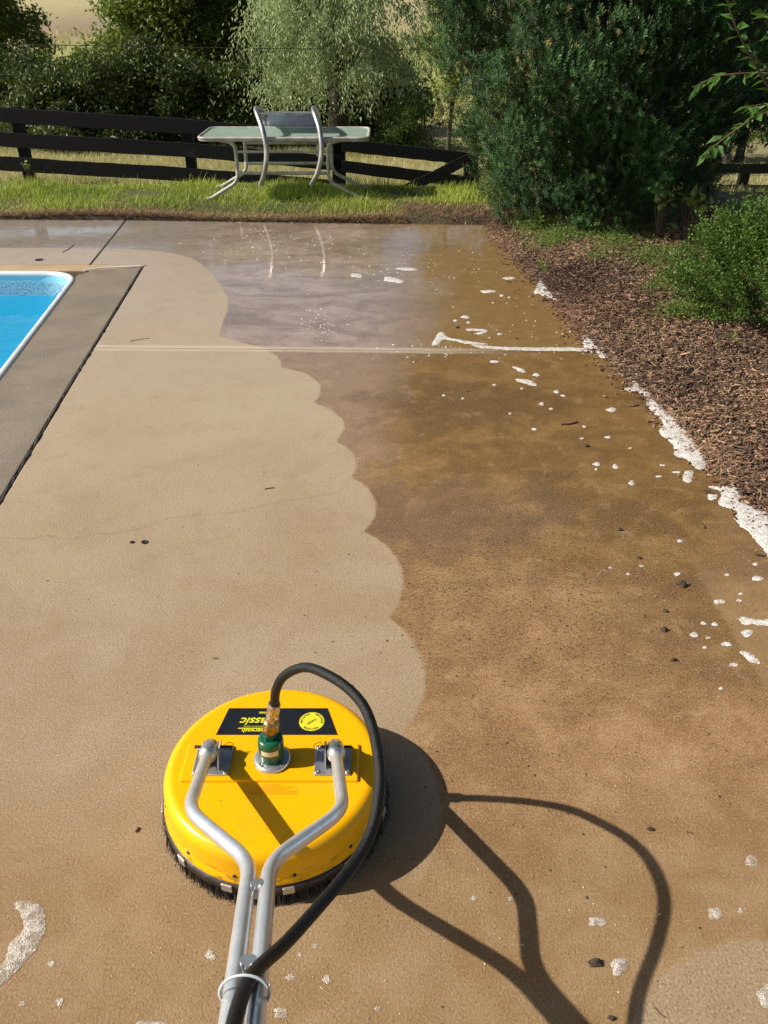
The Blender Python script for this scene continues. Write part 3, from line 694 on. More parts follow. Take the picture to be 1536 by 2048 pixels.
yew(1.98, 8.10, [(0, .88), (.25, .90), (.5, 1.02), (1, 1.32), (1.8, 1.62), (2.5, 1.62), (3.0, 1.3), (3.5, .4)], 3.45, 2300, 25, 'yew_bush', 'large dark green yew bush behind the right corner of the slab')

def leafy(name, label, cat, cx, cy, parts, n_leaf, leaf, mat, tone=(0, 1), trunk=True, group=None, deadp=.02, base=None, clump=.35, nclump=None, H=None, trunk_r=.10, limbs=7):
    """a broadleaf crown: leaves gathered in clumps inside a few ellipsoids; parts: (dx,dy,z,rx,ry,rz)"""
    z0 = float(terrain(cx, cy)); root = empty(name, (cx, cy, z0), label, cat, group)
    w = np.array([p[3] * p[4] * p[5] for p in parts]) ** .67; w /= w.sum()
    nc = nclump or max(30, int(sum(p[3] * p[5] for p in parts) * 26))
    ii = rng.choice(len(parts), nc, p=w); d = rng.normal(size=(nc, 3)); d /= np.linalg.norm(d, axis=1, keepdims=True)
    q = rng.uniform(.35, 1.0, nc) ** .5 * rng.uniform(.9, 1.12, nc)
    pp = np.array(parts)[ii]; Cc = pp[:, :3] + d * q[:, None] * pp[:, 3:6]
    Cc[:, 2] = np.maximum(Cc[:, 2], .05)
    k = rng.integers(0, nc, n_leaf); P = Cc[k] + rng.normal(0, clump, (n_leaf, 3)) * rng.uniform(.4, 1.1, nc)[k][:, None] * np.array([1, 1, .6])
    P[:, 2] = np.maximum(P[:, 2], .02)
    tn = np.clip(tone[0] + (tone[1] - tone[0]) * (rng.uniform(0, 1, nc)[k] * .6 + rng.uniform(0, .4, n_leaf)), 0, 1)
    dd = np.where(rng.uniform(0, 1, n_leaf) < deadp, .7, 0)
    leaves(P, rng.uniform(.7, 1.3, n_leaf) * leaf, rng.uniform(.35, .6, n_leaf) * leaf, 'crown', mat, root, up=-.1, bright=tn, dead=dd)
    if trunk:
        b = MB(); top = max(p[2] + p[5] * .5 for p in parts); mx_ = sum(p[0] for p in parts) / len(parts)
        b.tube(smooth_path([(0, 0, -.1), (.04, .02, top * .3), (mx_ * .3, 0, top * .62), (mx_ * .6, 0, top)], 5), [trunk_r * (1 - .055 * i) for i in range(16)], 9)
        for i in range(limbs):
            j = int(rng.integers(0, nc)); e = Cc[j]; s = np.array([mx_ * .1, 0, top * random.uniform(.15, .5)])
            mid = (s + e) / 2 + np.array([0, 0, .12 * top * .5]); b.tube(smooth_path([s, mid, e], 4), [trunk_r * .42 * (1 - .09 * q_) for q_ in range(9)], 6)
        b.build('trunk', M['bark'], root)
    return root
gback = 'trees beyond the fence'
def wx(u, Y, z=0.0): return (u - 768) / FPX * (Y * math.cos(PITCH) + (EYE - z) * math.sin(PITCH))
leafy('broadleaf_tree', 'dark broadleaf tree at the far left edge of the photo', 'tree', wx(-60, 23.5), 23.5, [(-.6, 0, 3.0, 2.1, 1.8, 1.9), (.4, 0, 2.2, 1.7, 1.3, 1.1), (-1.6, 0, 1.8, 1.4, 1.2, 1.2)], 46000, .12, M['tree'], (0, .85), group=gback, clump=.30)
leafy('walnut_tree', 'green walnut tree with see-through crown, right of the gap that shows the hill', 'tree', wx(300, 21.5), 21.5, [(.25, 0, 3.2, 1.15, 1.2, 1.7), (-.7, 0, 1.5, 1.1, 1.0, .9), (.3, 0, 1.4, 1.1, 1.0, 1.0), (1.0, 0, 2.2, 1.1, 1.2, 1.4)], 42000, .12, M['tree'], (0, 1), group=gback, clump=.28)
leafy('walnut_tree', 'second walnut tree, taller and darker, right behind the middle fence post', 'tree', wx(430, 22.5), 22.5, [(0, 0, 3.0, 1.2, 1.2, 1.9), (.7, 0, 3.1, 1.0, 1.1, 1.6), (.2, 0, 1.4, 1.2, 1.0, 1.1)], 42000, .12, M['tree'], (0, .95), group=gback, clump=.28)
for (u, Y, r, hh, lab) in [(60, 20, 1.4, 1.15, 'dark low shrub under the broadleaf tree at the far left'), (165, 18.5, 1.3, 1.0, 'dark shrub left of the first walnut trunk'), (290, 18.8, 1.3, 1.05, 'dark bushy undergrowth below the first walnut tree'), (420, 19.2, 1.3, 1.15, 'dark undergrowth below the second walnut tree'), (540, 20.4, 1.2, 1.2, 'dark shrub below the left side of the willow'), (660, 20.6, 1.2, 1.0, 'dark shrub below the middle of the willow'), (765, 19.0, .8, 1.2, 'small dark shrub below the right side of the willow')]:
    leafy('shrub', lab, 'shrub', wx(u, Y), Y, [(0, 0, hh * .5, r, r * .8, hh * .6), (-r * .5, .1, hh * random.uniform(.8, 1.25), r * .55, r * .5, hh * .5), (r * .45, 0, hh * random.uniform(.7, 1.2), r * .5, r * .5, hh * .55), (r * .05, -.1, hh * random.uniform(1.0, 1.6), r * .32, r * .4, hh * .4)], 22000, .10, M['dark_tree'], (0, .9), group='dark undergrowth at the foot of the trees', clump=.25, trunk_r=.05, limbs=4)
leafy('sapling', 'yellow-green young tree just behind the left side of the yew bush', 'tree', wx(895, 14), 14, [(0, 0, 1.9, .42, .5, .9), (.1, 0, 2.9, .5, .4, .6)], 5200, .07, M['young'], (.1, 1), group=gback, clump=.16, trunk_r=.04)
leafy('hedgerow_shrub', 'mid green shrub beyond the gate, between the willow and the yew', 'shrub', wx(850, 17), 17, [(0, 0, .55, 1.0, .8, .55)], 5000, .05, M['box'], (.1, .8), clump=.15, trunk_r=.03, limbs=3)
leafy('evergreen_tree', 'very dark evergreen beyond the right hand fence, half hidden by the yew', 'tree', wx(1500, 19), 19, [(0, 0, 3.6, 2.6, 1.8, 2.6), (-1.0, 0, 2.0, 1.8, 1.4, 1.5), (1.5, 0, 1.9, 2, 1.4, 1.5)], 42000, .15, M['dark_tree'], (0, .5), group=gback, clump=.35)  # dark leaf colour stands in for the tree's shaded side
# the willow: strands of narrow leaves hanging from bowed limbs
def willow(cx, cy, label):
    z0 = float(terrain(cx, cy)); root = empty('willow_tree', (cx, cy, z0), label, 'tree', gback)
    P = []; D = []; B = []
    for c_ in range(95):
        a = rng.uniform(0, 2 * np.pi); q = rng.uniform(.05, 1) ** .55; r = 1.16 * q * (1 + .22 * math.sin(a * 5 + 1))
        hx, hy = math.cos(a) * r, math.sin(a) * r; hz = (4.2 - 1.5 * q ** 2) * (rng.uniform(.42, 1.0) if q > .45 else rng.uniform(.85, 1.0)); ct = rng.uniform(0, .7)
        for s_ in range(22):
            o1 = rng.normal(0, .15, 2); x, y = hx + o1[0], hy + o1[1]; ztop = hz - 2.2 * (o1[0] ** 2 + o1[1] ** 2) + rng.normal(0, .05)
            Ls = rng.uniform(.25, .85); m = int(Ls * 30); dr = rng.normal(0, .10, 2); tone = ct + rng.uniform(0, .25); od = np.array([math.cos(a), math.sin(a)]) * rng.uniform(.1, .38) + o1 * .9
            for k in range(m):
                t = k / m
                P.append((x + od[0] * math.sin(t * 1.4) + dr[0] * t, y + od[1] * math.sin(t * 1.4) + dr[1] * t, max(ztop + .16 * math.sin(t * 3.0) - Ls * t ** 1.5, .75 + .25 * math.sin(a * 3))))
                D.append((rng.normal(0, .6) + math.cos(a) * .3, rng.normal(0, .6) + math.sin(a) * .3, -.9)); B.append(tone + rng.uniform(0, .3))
    P = np.array(P); D = np.array(D); n = len(P)
    leaves(P + rng.normal(0, .035, P.shape), rng.uniform(.06, .11, n), rng.uniform(.018, .030, n), 'crown', M['willow'], root, d=D, bright=np.array(B))
    b = MB(); b.tube(smooth_path([(0, 0, -.1), (.1, 0, 1.2), (-.05, .1, 2.4), (.1, 0, 4)], 5), [.22 - .012 * i for i in range(16)], 10)
    for i in range(14):
        a = i * 2.4; b.tube(smooth_path([(.05, 0, 1.5 + .12 * i), (math.cos(a) * .6, math.sin(a) * .6, 3.1), (math.cos(a) * 1.25, math.sin(a) * 1.25, 2.9)], 5), [.07 - .005 * q for q in range(11)], 6)
    b.build('trunk', M['bark'], root)
willow(wx(668, 17.8), 17.8, 'pale grey-green weeping willow with drooping strands behind the table')
leafy('broadleaf_tree', 'dark tree filling the gap behind the left side of the willow', 'tree', wx(530, 27), 27, [(0, 0, 2.4, 2.0, 1.3, 2.2)], 20000, .18, M['dark_tree'], (0, 1), group=gback, clump=.35)

def box_bush(cx, cy, rx, ry, H, n, label):
    z0 = float(terrain(cx, cy)); root = empty('box_bush', (cx, cy, z0), label, 'shrub')
    ns = 620; d = rng.normal(size=(ns, 3)); d[:, 2] = np.where(d[:, 2] < 0, d[:, 2] * .75, d[:, 2]); d /= np.linalg.norm(d, axis=1, keepdims=True)
    d[:, :2] *= (1 + .45 * np.clip(-d[:, 2] + .3, 0, 1))[:, None]; q = rng.uniform(.55, 1.04, ns); S = np.array([0, 0, H * .42]) + d * q[:, None] * np.array([rx, ry, H * .56]); S *= np.where(rng.uniform(0, 1, ns) < .08, 1.08, 1.0)[:, None]
    S[:, 2] = np.maximum(S[:, 2], .04); dirn = d + np.array([0, 0, .9])
    per = n // ns; idx = np.repeat(np.arange(ns), per); t = rng.uniform(0, 1, len(idx))[:, None]
    P = S[idx] + dirn[idx] * .14 * t + rng.normal(0, .017, (len(idx), 3)); dd = dirn[idx] * .5 + rng.normal(0, .8, (len(idx), 3))
    tn = np.clip(rng.uniform(0, .6, ns)[idx] + rng.uniform(0, .5, len(idx)), 0, 1)
    leaves(P, rng.uniform(.013, .021, len(idx)), rng.uniform(.010, .016, len(idx)), 'foliage', M['box'], root, d=dd, bright=tn, dead=(rng.uniform(0, 1, len(idx)) < .015) * .7)
    b = MB()
    for i in range(70):
        e = S[int(rng.integers(0, ns))]; a = i * 2.4; b.tube(smooth_path([(.05 * math.cos(a), .05 * math.sin(a), -.02), e * np.array([.4, .4, .5]), e + np.array([0, 0, .05])], 3), [.009, .008, .007, .006, .005, .004, .003], 5)
    b.build('stems', M['twig'], root); return root
box_bush(2.54, 5.10, .54, .50, .53, 70000, 'small-leaved green box bush in the mulch at the right edge of the photo')

def vine(u, v_, Y, n, spread, L, label):
    x, _, z = V(u, v_, Y); root = empty('leafy_weed', (x, Y, float(terrain(x, Y))), label, 'weed'); z -= root.location.z; z = max(z, .08)
    P = np.column_stack([rng.normal(0, spread, n), rng.normal(-.03, spread * .5, n), z + rng.normal(0, spread * .8, n)]); P[:, 2] = np.maximum(P[:, 2], .03)
    leaves(P, rng.uniform(.7, 1.2, n) * L, rng.uniform(.55, .8, n) * L, 'leaves', M['weed'], root, up=.1, bright=rng.uniform(.4, 1, n))
    b = MB()
    for p in P[:: max(1, n // 12)]: b.tube(smooth_path([(0, .02, 0), (p[0] * .6, 0, p[2] * .6), p], 3), .0025, 5)
    b.build('stems', M['twig'], root)
vine(1075, 440, 7.35, 26, .055, .065, 'bright green leafy weed at the left foot of the yew')
vine(1195, 455, 7.1, 34, .10, .05, 'low leafy weed spreading below the front of the yew')
vine(1330, 392, 6.9, 16, .04, .07, 'small bright vine leaves on the lower right of the yew')
vine(1388, 408, 6.75, 24, .055, .08, 'bright heart-shaped leaves between the yew and the right hand fence')
vine(1340, 462, 6.9, 12, .05, .05, 'few pale weed leaves under the right side of the yew')
vine(52, 326, 9.95, 10, .03, .05, 'slender weed growing up beside the leftmost fence post')
vine(1445, 715, 4.42, 9, .03, .035, 'tiny pale weed sprouting alone in the mulch near the box bush')

# leafy tree whose trunk stands just past the right edge; its twigs hang into the picture
def side_tree():
    root = empty('leafy_tree', (3.6, 4.6, .03), 'broad-leaved tree at the right edge with bright leafy twigs hanging into view', 'tree')
    P = []; D = []; b = MB()
    b.tube(smooth_path([(0, 0, -.1), (.05, .02, 1.0), (-.05, .05, 2.0), (.05, .0, 3.2)], 6), [.075 - .002 * i for i in range(19)], 10)
    def twig(pts, dens=26, L=.055, r=.006):
        path = smooth_path([np.array(p) - np.array([3.6, 4.6, .03]) for p in pts], 8)
        b.tube(path, [r * (1.25 - .8 * i / len(path)) for i in range(len(path))], 6)
        tot = sum(np.linalg.norm(path[i + 1] - path[i]) for i in range(len(path) - 1)); k = int(tot * dens)
        for j in range(k):
            i = int((j + random.random()) / k * (len(path) - 1)); t = path[i + 1] - path[i]; t = t / np.linalg.norm(t)
            s = np.cross(t, [0, 0, 1]); s /= np.linalg.norm(s) + 1e-6
            if j % 2: s = -s
            P.append(path[i] + rng.normal(0, .006, 3)); D.append(t * .6 + s * .8 + np.array([0, 0, -.35]) + rng.normal(0, .25, 3))
    br = lambda *q: [V(*p) for p in q]
    twig(br((1640, 120, 4.4), (1560, 190, 4.3), (1500, 110, 4.2), (1460, 20, 4.15), (1450, -60, 4.1)), 30)
    twig(br((1640, 160, 4.4), (1570, 150, 4.3), (1525, 130, 4.25), (1490, 95, 4.2)), 30)
    twig(br((1640, 150, 4.45), (1580, 160, 4.4), (1540, 60, 4.4), (1530, 20, 4.3)), 34)
    twig(br((1660, 200, 4.3), (1570, 215, 4.2), (1510, 235, 4.1), (1455, 272, 4.05), (1408, 310, 4.0)), 46)
    twig(br((1660, 200, 4.3), (1580, 205, 4.3), (1520, 210, 4.2), (1492, 215, 4.15)), 46)
    twig(br((1660, 210, 4.3), (1590, 240, 4.2), (1540, 262, 4.15), (1515, 275, 4.1)), 40)
    twig(br((1660, 180, 4.6), (1560, 150, 4.7), (1450, 150, 4.7), (1385, 175, 4.7)), 40)
    for (x, y, z) in [(2.75, 4.4, 1.6), (2.9, 4.3, 1.5), (2.9, 4.6, 2.2), (3.1, 4.2, 1.9)]:
        b.tube(smooth_path([(.0, 0, 1.1 + .2 * (z - 1.2)), ((x - 3.6) * .5, (y - 4.6) * .5, z - .0), (x - 3.6 + .1, y - 4.6, z - .03)], 5), [.022 - .0012 * i for i in range(11)], 7)
    P = np.array(P); n = len(P)
    leaves(P, rng.uniform(.055, .085, n), rng.uniform(.026, .038, n), 'leaves', M['cherry'], root, d=np.array(D), bright=rng.uniform(.2, 1, n))
    m = 3800; d = rng.normal(size=(m, 3)); d /= np.linalg.norm(d, axis=1, keepdims=True); Q = np.array([.55, 0, 3.1]) + d * rng.uniform(.5, 1, m)[:, None] * np.array([1.05, 1.1, 1.0])
    Qp = Q[Q[:, 2] > 2.1]
    leaves(Qp, rng.uniform(.06, .09, len(Qp)), rng.uniform(.03, .04, len(Qp)), 'crown', M['cherry'], root, up=-.2)
    b.build('trunk', M['twig'], root)
side_tree()

# ------------------------------------------------------------------ fences
def board(p0, p1, wz, th=.028, jit=.004):
    """a plank between two centre points; wz = its height"""
    a, c = Vector(p0), Vector(p1); d = c - a; L = d.length; ang = math.atan2(d.y, d.x); el = math.asin(d.z / L)
    rot = Matrix.Rotation(ang, 3, 'Z') @ Matrix.Rotation(-el, 3, 'Y'); b = MB(); n = 14
    vs = []
    for i in range(n + 1):
        x = -L / 2 + L * i / n; w = wz / 2
        up, dn = w + random.uniform(-jit, jit), -w + random.uniform(-jit, jit)
        for (yy, zz) in ((-th / 2, dn), (th / 2, dn), (th / 2, up), (-th / 2, up)): vs.append((a + c) / 2 + rot @ Vector((x, yy, zz)))
    fs = [(4 * i + k, 4 * i + (k + 1) % 4, 4 * i + 4 + (k + 1) % 4, 4 * i + 4 + k) for i in range(n) for k in range(4)] + [(3, 2, 1, 0), (4 * n, 4 * n + 1, 4 * n + 2, 4 * n + 3)]
    b.add(vs, fs); return b
def fence(name, label, origin, posts, boards, post_w=.11):
    root = empty(name, origin, label, 'fence'); 
    for (p, top) in posts:
        b = MB(); g = float(terrain(p[0], p[1])); b.box((p[0], p[1] + .075, (top + g - .3) / 2), (post_w, post_w, top - g + .3), Matrix.Rotation(random.uniform(-.03, .03), 3, 'Z'))
        child_at(b.build('post', M['black_wood'], bevel=.006), root)
    for (p0, p1, w) in boards: child_at(board(p0, p1, w).build('board', M['black_wood'], bevel=.003), root)
    return root
FY = 10.05
def fy(u): return FY - .25 * (u / 945.0)
def P_(u, v, dy=0.0): return V(u, v, fy(u) + dy)
rows = [[(-150, 216), (22, 231), (367, 252), (668, 281)], [(-150, 266), (22, 280), (367, 299), (668, 326)], [(-150, 316), (22, 328), (367, 349), (668, 374)], [(-150, 368), (22, 377), (367, 394), (668, 418)]]
posts = [(P_(27, 225), P_(27, 214)[2]), (P_(371, 250), P_(371, 240)[2]), (P_(-330, 200), P_(-330, 190)[2])]
bds = []
for r in rows:
    r = [(-330, r[0][1] - 16)] + r[1:]
    for a, c in zip(r[:-1], r[1:]): bds.append((P_(*a), P_(*c), .150))
fence('board_fence', 'black four-board fence running from the left edge to the table', (-3, FY, 0), posts, bds)
rows = [[(684, 290), (940, 318)], [(684, 332), (940, 365)], [(684, 378), (940, 400)]]
bds = [(P_(*r[0], -.0), P_(*r[1], 0), w) for r, w in zip(rows, (.125, .125, .105))]
posts = [(P_(676, 290), P_(676, 283)[2]), (P_(944, 320), P_(944, 311)[2])]
g_ = fence('fence_gate', 'black wooden gate panel with a diagonal brace right of the table', (0.5, 9.85, 0), posts, bds, .15)
a, c = P_(765, 402, -.06), P_(942, 316, -.06)
child_at(board(a, c, .105, .035).build('brace', M['black_wood'], bevel=.003), g_)
b = MB(); q0, q1 = P_(952, 400, -.02), P_(957, 340, -.02); b.tube([q0, ((q0[0] + q1[0]) / 2 + .01, q0[1], (q0[2] + q1[2]) / 2), q1], [.018, .016, .014], 7)
o = b.build('weathered_stake', M['grey_wood']); tag(o, 'thin weathered grey stake standing against the right gate post', 'stake')
RY = 12.2
bds = [(V(1385, v - 2, RY), V(1700, v + 1, RY), .125) for v in (338, 380, 421)] + [(V(1100, v - 4, RY + .4), V(1385, v - 2, RY), .125) for v in (338, 380, 421)]
posts = [(V(1497, 330, RY), V(1497, 333, RY)[2]), (V(1700, 330, RY), V(1700, 333, RY)[2])]
fence('board_fence', 'black board fence behind the box bush at the right edge', (4.5, RY, -.4), posts, bds, .125)
# overhead line and far fence post
w0, w1 = V(-900, 60, 15.5), V(1500, 99, 15.5)
b = MB(); b.tube([(w0[0] + (w1[0] - w0[0]) * k / 24, 15.5, w0[2] + (w1[2] - w0[2]) * k / 24 - .10 * math.sin(math.pi * k / 24)) for k in range(25)], .0055, 5)
b2 = MB()
root = empty('utility_line', (0, 15.5, -.6), 'thin dark wire crossing in front of the trees, slung between poles', 'wire')
child_at(b.build('wire', M['dark_steel']), root)
for w in (w0, w1):
    b = MB(); g0 = float(terrain(w[0], 15.5)); b.tube([(w[0], 15.6, g0 - .2), (w[0], 15.6, w[2] + .2)], [.07, .06], 10); child_at(b.build('pole', M['grey_wood']), root)
x, _, z = V(797, 195, 30); b = MB(); b.tube([(x, 30, float(terrain(x, 30)) - .2), (x, 30, V(797, 174, 30)[2])], .06, 8)
o = b.build('field_post', M['grey_wood']); tag(o, 'lone grey fence post in the far field right of the willow', 'post')

# ------------------------------------------------------------------ patio table with the chair hung over it
TN, TF = 8.86, 9.60
def table():
    root = empty('patio_table', (-1.02, 9.2, 0), 'long glass-topped patio table with pale metal frame standing on the verge', 'table')
    zl = V(410, 262, TN)[2]
    xl, xr = -1.85, -.155
    zn, zf = V(600, 277, TN)[2] , V(600, 256, TF)[2]
    loop = []
    def zt(y): return zn + (zf - zn) * (y - TN) / (TF - TN)
    r = .10; cs = [(xl, TN), (xr, TN), (xr, TF), (xl, TF)]
    Lp = [Vector((cs[i][0], cs[i][1], 0)) for i in range(4)]; pts = []
    for i in range(4):
        p, a, c = Lp[i], (Lp[i - 1] - Lp[i]).normalized(), (Lp[(i + 1) % 4] - Lp[i]).normalized()
        for k in range(7):
            t = k / 6; A = p + a * r; B = p + c * r; q = A * (1 - t) ** 2 + p * 2 * t * (1 - t) + B * t * t; pts.append((q.x, q.y))
    ring = [(x, y, zt(y)) for x, y in pts]; ring = ring + [ring[0]]
    b = MB(); b.tube(ring, .015, 10, cap=False)
    b.tube([(x * .995 - .005, y, z - .018) for x, y, z in ring], .012, 8, cap=False)
    child_at(b.build('rim', M['table_white']), root)
    b = MB(); inner = [(x, y) for x, y in pts]; n = len(inner)
    vs = [(x, y, zt(y) + .002) for x, y in inner] + [(x, y, zt(y) - .004) for x, y in inner]
    b.add(vs, [tuple(range(n)), tuple(range(n, 2 * n))[::-1]])
    child_at(b.build('glass_top', M['glass']), root)
    for (yy, zb) in ((TN + .06, .0), (TF - .06, .0)):
        zt_ = zt(yy) - .02
        for (xe, xv, xf) in ((-1.66, -1.49, -1.79), (-.42, -.565, -.23)):
            g0 = float(terrain(xf, yy))
            path = fillet([(xe, yy, zt_), (xv, yy, zt_ - .03), (xv, yy, .19), (xf, yy, g0 + .012), (xf + (.05 if xf < -1 else .05) * (-1 if xf < -1 else 1), yy, g0 + .01)], .08)
            b = MB(); b.tube(path, .019, 10); child_at(b.build('leg', M['table_white']), root)
        for z_ in (.47, .27):
            b = MB(); b.tube([(-1.49, yy, z_), (-.565, yy, z_)], .013 if z_ > .4 else .017, 8); child_at(b.build('crossbar', M['table_white']), root)
table()
def chair():
    root = empty('patio_chair', (-.95, 9.25, .0), 'aluminium patio chair with blue sling hung upside down over the table', 'chair')
    for (uu, sgn) in (((512, 526, 533, 529, 522), 1), ((627, 640, 643, 635, 623), 1)):
        vv = (220, 262, 306, 345, 368); yy = (9.02, 8.84, 8.79, 8.80, 8.84)
        front = [V(u, v, y) for u, v, y in zip(uu, vv, yy)]
        x0 = front[0][0]; x1 = x0 + (-.01)
        path = [(x1, 9.69, .34), (x1, 9.69, .60), (x1, 9.68, .70), (x0, 9.52, .77), (x0, 9.25, .82)] + front
        b = MB(); b.tube(smooth_path(path, 6), .0255, 12); child_at(b.build('side_frame', M['chair_tube']), root)
        b = MB(); b.lathe([(.0, -.012), (.023, -.012), (.024, .006), (.019, .010)], front[-1], 12); child_at(b.build('foot_cap', M['nylon']), root)
        b = MB(); b.box((x1, 9.69, .33), (.05, .05, .03)); child_at(b.build('foot_cap', M['nylon'], bevel=.006), root)
    xa, xb = V(512, 220, 9.02)[0], V(627, 220, 9.02)[0]
    b = MB(); n = 12; vs = []
    prof = [(9.20, .80), (9.35, .785), (9.5, .765), (9.63, .74), (9.655, .70), (9.66, .62)]
    for (y, z) in prof:
        for i in range(n + 1):
            t = i / n; vs.append((xa + .02 + (xb - xa - .03) * t, y, z - .02 * math.sin(math.pi * t)))
    b.add(vs, [(r * (n + 1) + i, r * (n + 1) + i + 1, (r + 1) * (n + 1) + i + 1, (r + 1) * (n + 1) + i) for r in range(len(prof) - 1) for i in range(n)], True)
    o = child_at(b.build('sling', M['sling']), root); so_ = o.modifiers.new('s', 'SOLIDIFY'); so_.thickness = .004
    for (y, z) in ((9.19, .80), (9.66, .70), (9.665, .615)):
        b = MB(); b.tube([(xa, y, z), (xb, y, z)], .012, 8); child_at(b.build('crossbar', M['chair_tube']), root)
chair()

# ------------------------------------------------------------------ the surface cleaner
CX, CY, DT = -.265, 1.364, .152
def cleaner():
    root = empty('surface_cleaner', (CX, CY, 0), 'round yellow surface cleaner with aluminium handle and black hose on the concrete', 'surface cleaner')
    K = lambda o: child_at(o, root)
    R = .262
    b = MB(); prof = [(R + .004, .058), (R + .006, .066), (R, .074), (R - .0005, .080), (R - .001, .122), (R - .002, .130), (R - .0055, .139), (R - .011, .146), (R - .018, .1502), (R - .026, DT), (R - .030, DT), (R - .036, DT), (.1, DT), (.0005, DT)]
    b.lathe(prof, (CX, CY, 0), 96)
    deck = K(b.build('deck', M['yellow']))
    b = MB(); x0, x1, y0, y1 = CX - .213, CX + .205, CY - .062, CY + .052
    b.prism([(x0, y0), (x1, y0), (x1, y1), (x0, y1)], DT - .002, DT + .007)
    pad = b.build('raised_pad', M['yellow'], bevel=.006, seg=3); pad.parent = deck
    # skirt: band and bristles
    b = MB(); b.lathe([(R - .006, .030), (R + .008, .030), (R + .009, .056), (R - .006, .058)], (CX, CY, 0), 96)
    K(b.build('skirt_band', M['dark_steel']))
    n = 5200; a = rng.uniform(0, 2 * np.pi, n); rr = R + rng.uniform(-.012, .006, n); ln = rng.uniform(.034, .048, n)
    out = np.stack([np.cos(a), np.sin(a)], 1); d = np.column_stack([out * rng.uniform(.0, .32, n)[:, None] + rng.normal(0, .08, (n, 2)), -np.ones(n)])
    T = np.column_stack([CX + out[:, 0] * rr, CY + out[:, 1] * rr, np.full(n, .042)])
    BV = np.array([[-.5, 0, 0], [.5, 0, 0], [.3, 1, 0], [-.3, 1, 0]]); F = frames(d) * np.stack([rng.uniform(.0015, .003, n), ln, ln], 1)[:, None, :]
    v, f = scatter(BV, np.array([[0, 1, 2, 3]]), F, T); v[:, 2] = np.maximum(v[:, 2], .001)
    K(np_mesh('brush_skirt', v, f, M['bristle']))
    b = MB(); b.lathe([(R - .02, .004), (R - .004, .004), (R - .004, .05), (R - .02, .05)], (CX, CY, 0), 64); K(b.build('skirt_backing', M['bristle']))
    for deg in (-168, -135, -107, -78, -47, -14, 20, 55, 90, 125, 158):
        t = R_(deg); b = MB(); b.box((CX + math.cos(t) * (R + .011), CY + math.sin(t) * (R + .011), .047), (.005, .026, .021), Matrix.Rotation(t, 3, 'Z'))
        K(b.build('clip', M['alu'], bevel=.0015))
        t2 = t + .06; b = MB(); b.lathe([(0.0, -.003), (.0045, -.003), (.0045, .003), (.0, .004)], (0, 0, 0), 10)
        o = b.build('rivet', M['dark_steel']); o.location = (CX + math.cos(t2) * (R - .001), CY + math.sin(t2) * (R - .001), .080); o.rotation_euler = (0, R_(90), t2); K(o)
    # decal
    q = [G(458, 1417, DT), G(655, 1417, DT), G(675, 1470, DT), G(432, 1470, DT)]
    b = MB(); b.prism([(x, y) for x, y in q[::-1]], DT, DT + .0012); dec = K(b.build('decal', M['decal_black']))
    def text(s, loc, size, rot, mat, parent, bold=0, shear=0.0, sx=1.0):
        cu = bpy.data.curves.new('lettering', 'FONT'); cu.body = s; cu.size = size; cu.align_x = 'CENTER'; cu.align_y = 'CENTER'; cu.offset = bold; cu.shear = shear
        tmp = bpy.data.objects.new('tmp', cu); C.objects.link(tmp); dg = bpy.context.evaluated_depsgraph_get()
        me = bpy.data.meshes.new_from_object(tmp.evaluated_get(dg)); bpy.data.objects.remove(tmp); me.materials.clear(); me.materials.append(mat)
        me.transform(Matrix.Translation(loc) @ Matrix.Rotation(rot, 4, 'Z') @ Matrix.Scale(sx, 4, (1, 0, 0)))
        o = bpy.data.objects.new('lettering', me); C.objects.link(o); o.parent = parent; return o
    zt = DT + .0018
    x, y = G(522, 1443, DT); text('Classic', (x, y, zt), .036, math.pi, M['decal_yellow'], dec, .0008, .3, 1.0)
    x, y = G(514, 1462, DT); text('powerwash', (x, y, zt), .017, math.pi, M['decal_yellow'], dec, .0004, .1, .95)
    x, y = G(532, 1426, DT); text('WW2000', (x, y, zt), .0085, math.pi, M['decal_yellow'], dec, .0003, 0)
    x, y = G(516, 1453.6, DT); text('HIGH PRESSURE SURFACE CLEANER', (x, y, zt), .0058, math.pi, M['decal_yellow'], dec, 0, 0, .8)
    b = MB(); xa, ya = G(514, 1457.5, DT); b.box((xa, ya, zt - .0002), (.095, .0028, .0006)); o = b.build('stripe', M['decal_yellow']); o.parent = dec
    # round sticker
    x, y = G(623.5, 1444, DT); b = MB(); b.lathe([(.0318, 0), (.0318, .0006), (0.0005, .0006)], (x, y, DT + .0014), 40, smooth=False); st = K(b.build('sticker', M['decal_yellow']))
    for k, word in enumerate(('WHISPER', 'WHISPER', 'WHISPER')):
        for j, ch in enumerate(word):
            a_ = math.pi * 1.18 + k * 2 * math.pi / 3 + (j - 3) * .215 + .0
            ang = -a_
            text(ch, (x + math.cos(ang) * .0255, y + math.sin(ang) * .0255, DT + .0026), .0082, ang - math.pi / 2, M['decal_black'], st, .0001)
    text('WASH', (x, y, DT + .0026), .0095, math.pi + R_(40), M['decal_black'], st, .0001)
    # warning print on the deck
    for i, wd in enumerate((.105, .10, .062, .088, .036)):
        x, y = G(545, 1587 - i * 4.2, DT + .0005); text('WARNING HIGH PRESSURE KEEP HANDS AND FEET CLEAR'[: int(wd * 360)], (x, y, DT + .0006), .0062, math.pi, M['decal_orange'], deck, 0, 0, .9)
    # swivel
    hb = DT + .007; hx, hy = CX - .002, CY + .0
    b = MB(); b.lathe([(.044, 0), (.044, .007), (.040, .010), (.026, .011)], (hx, hy, hb), 40); fl = K(b.build('flange', M['alu']))
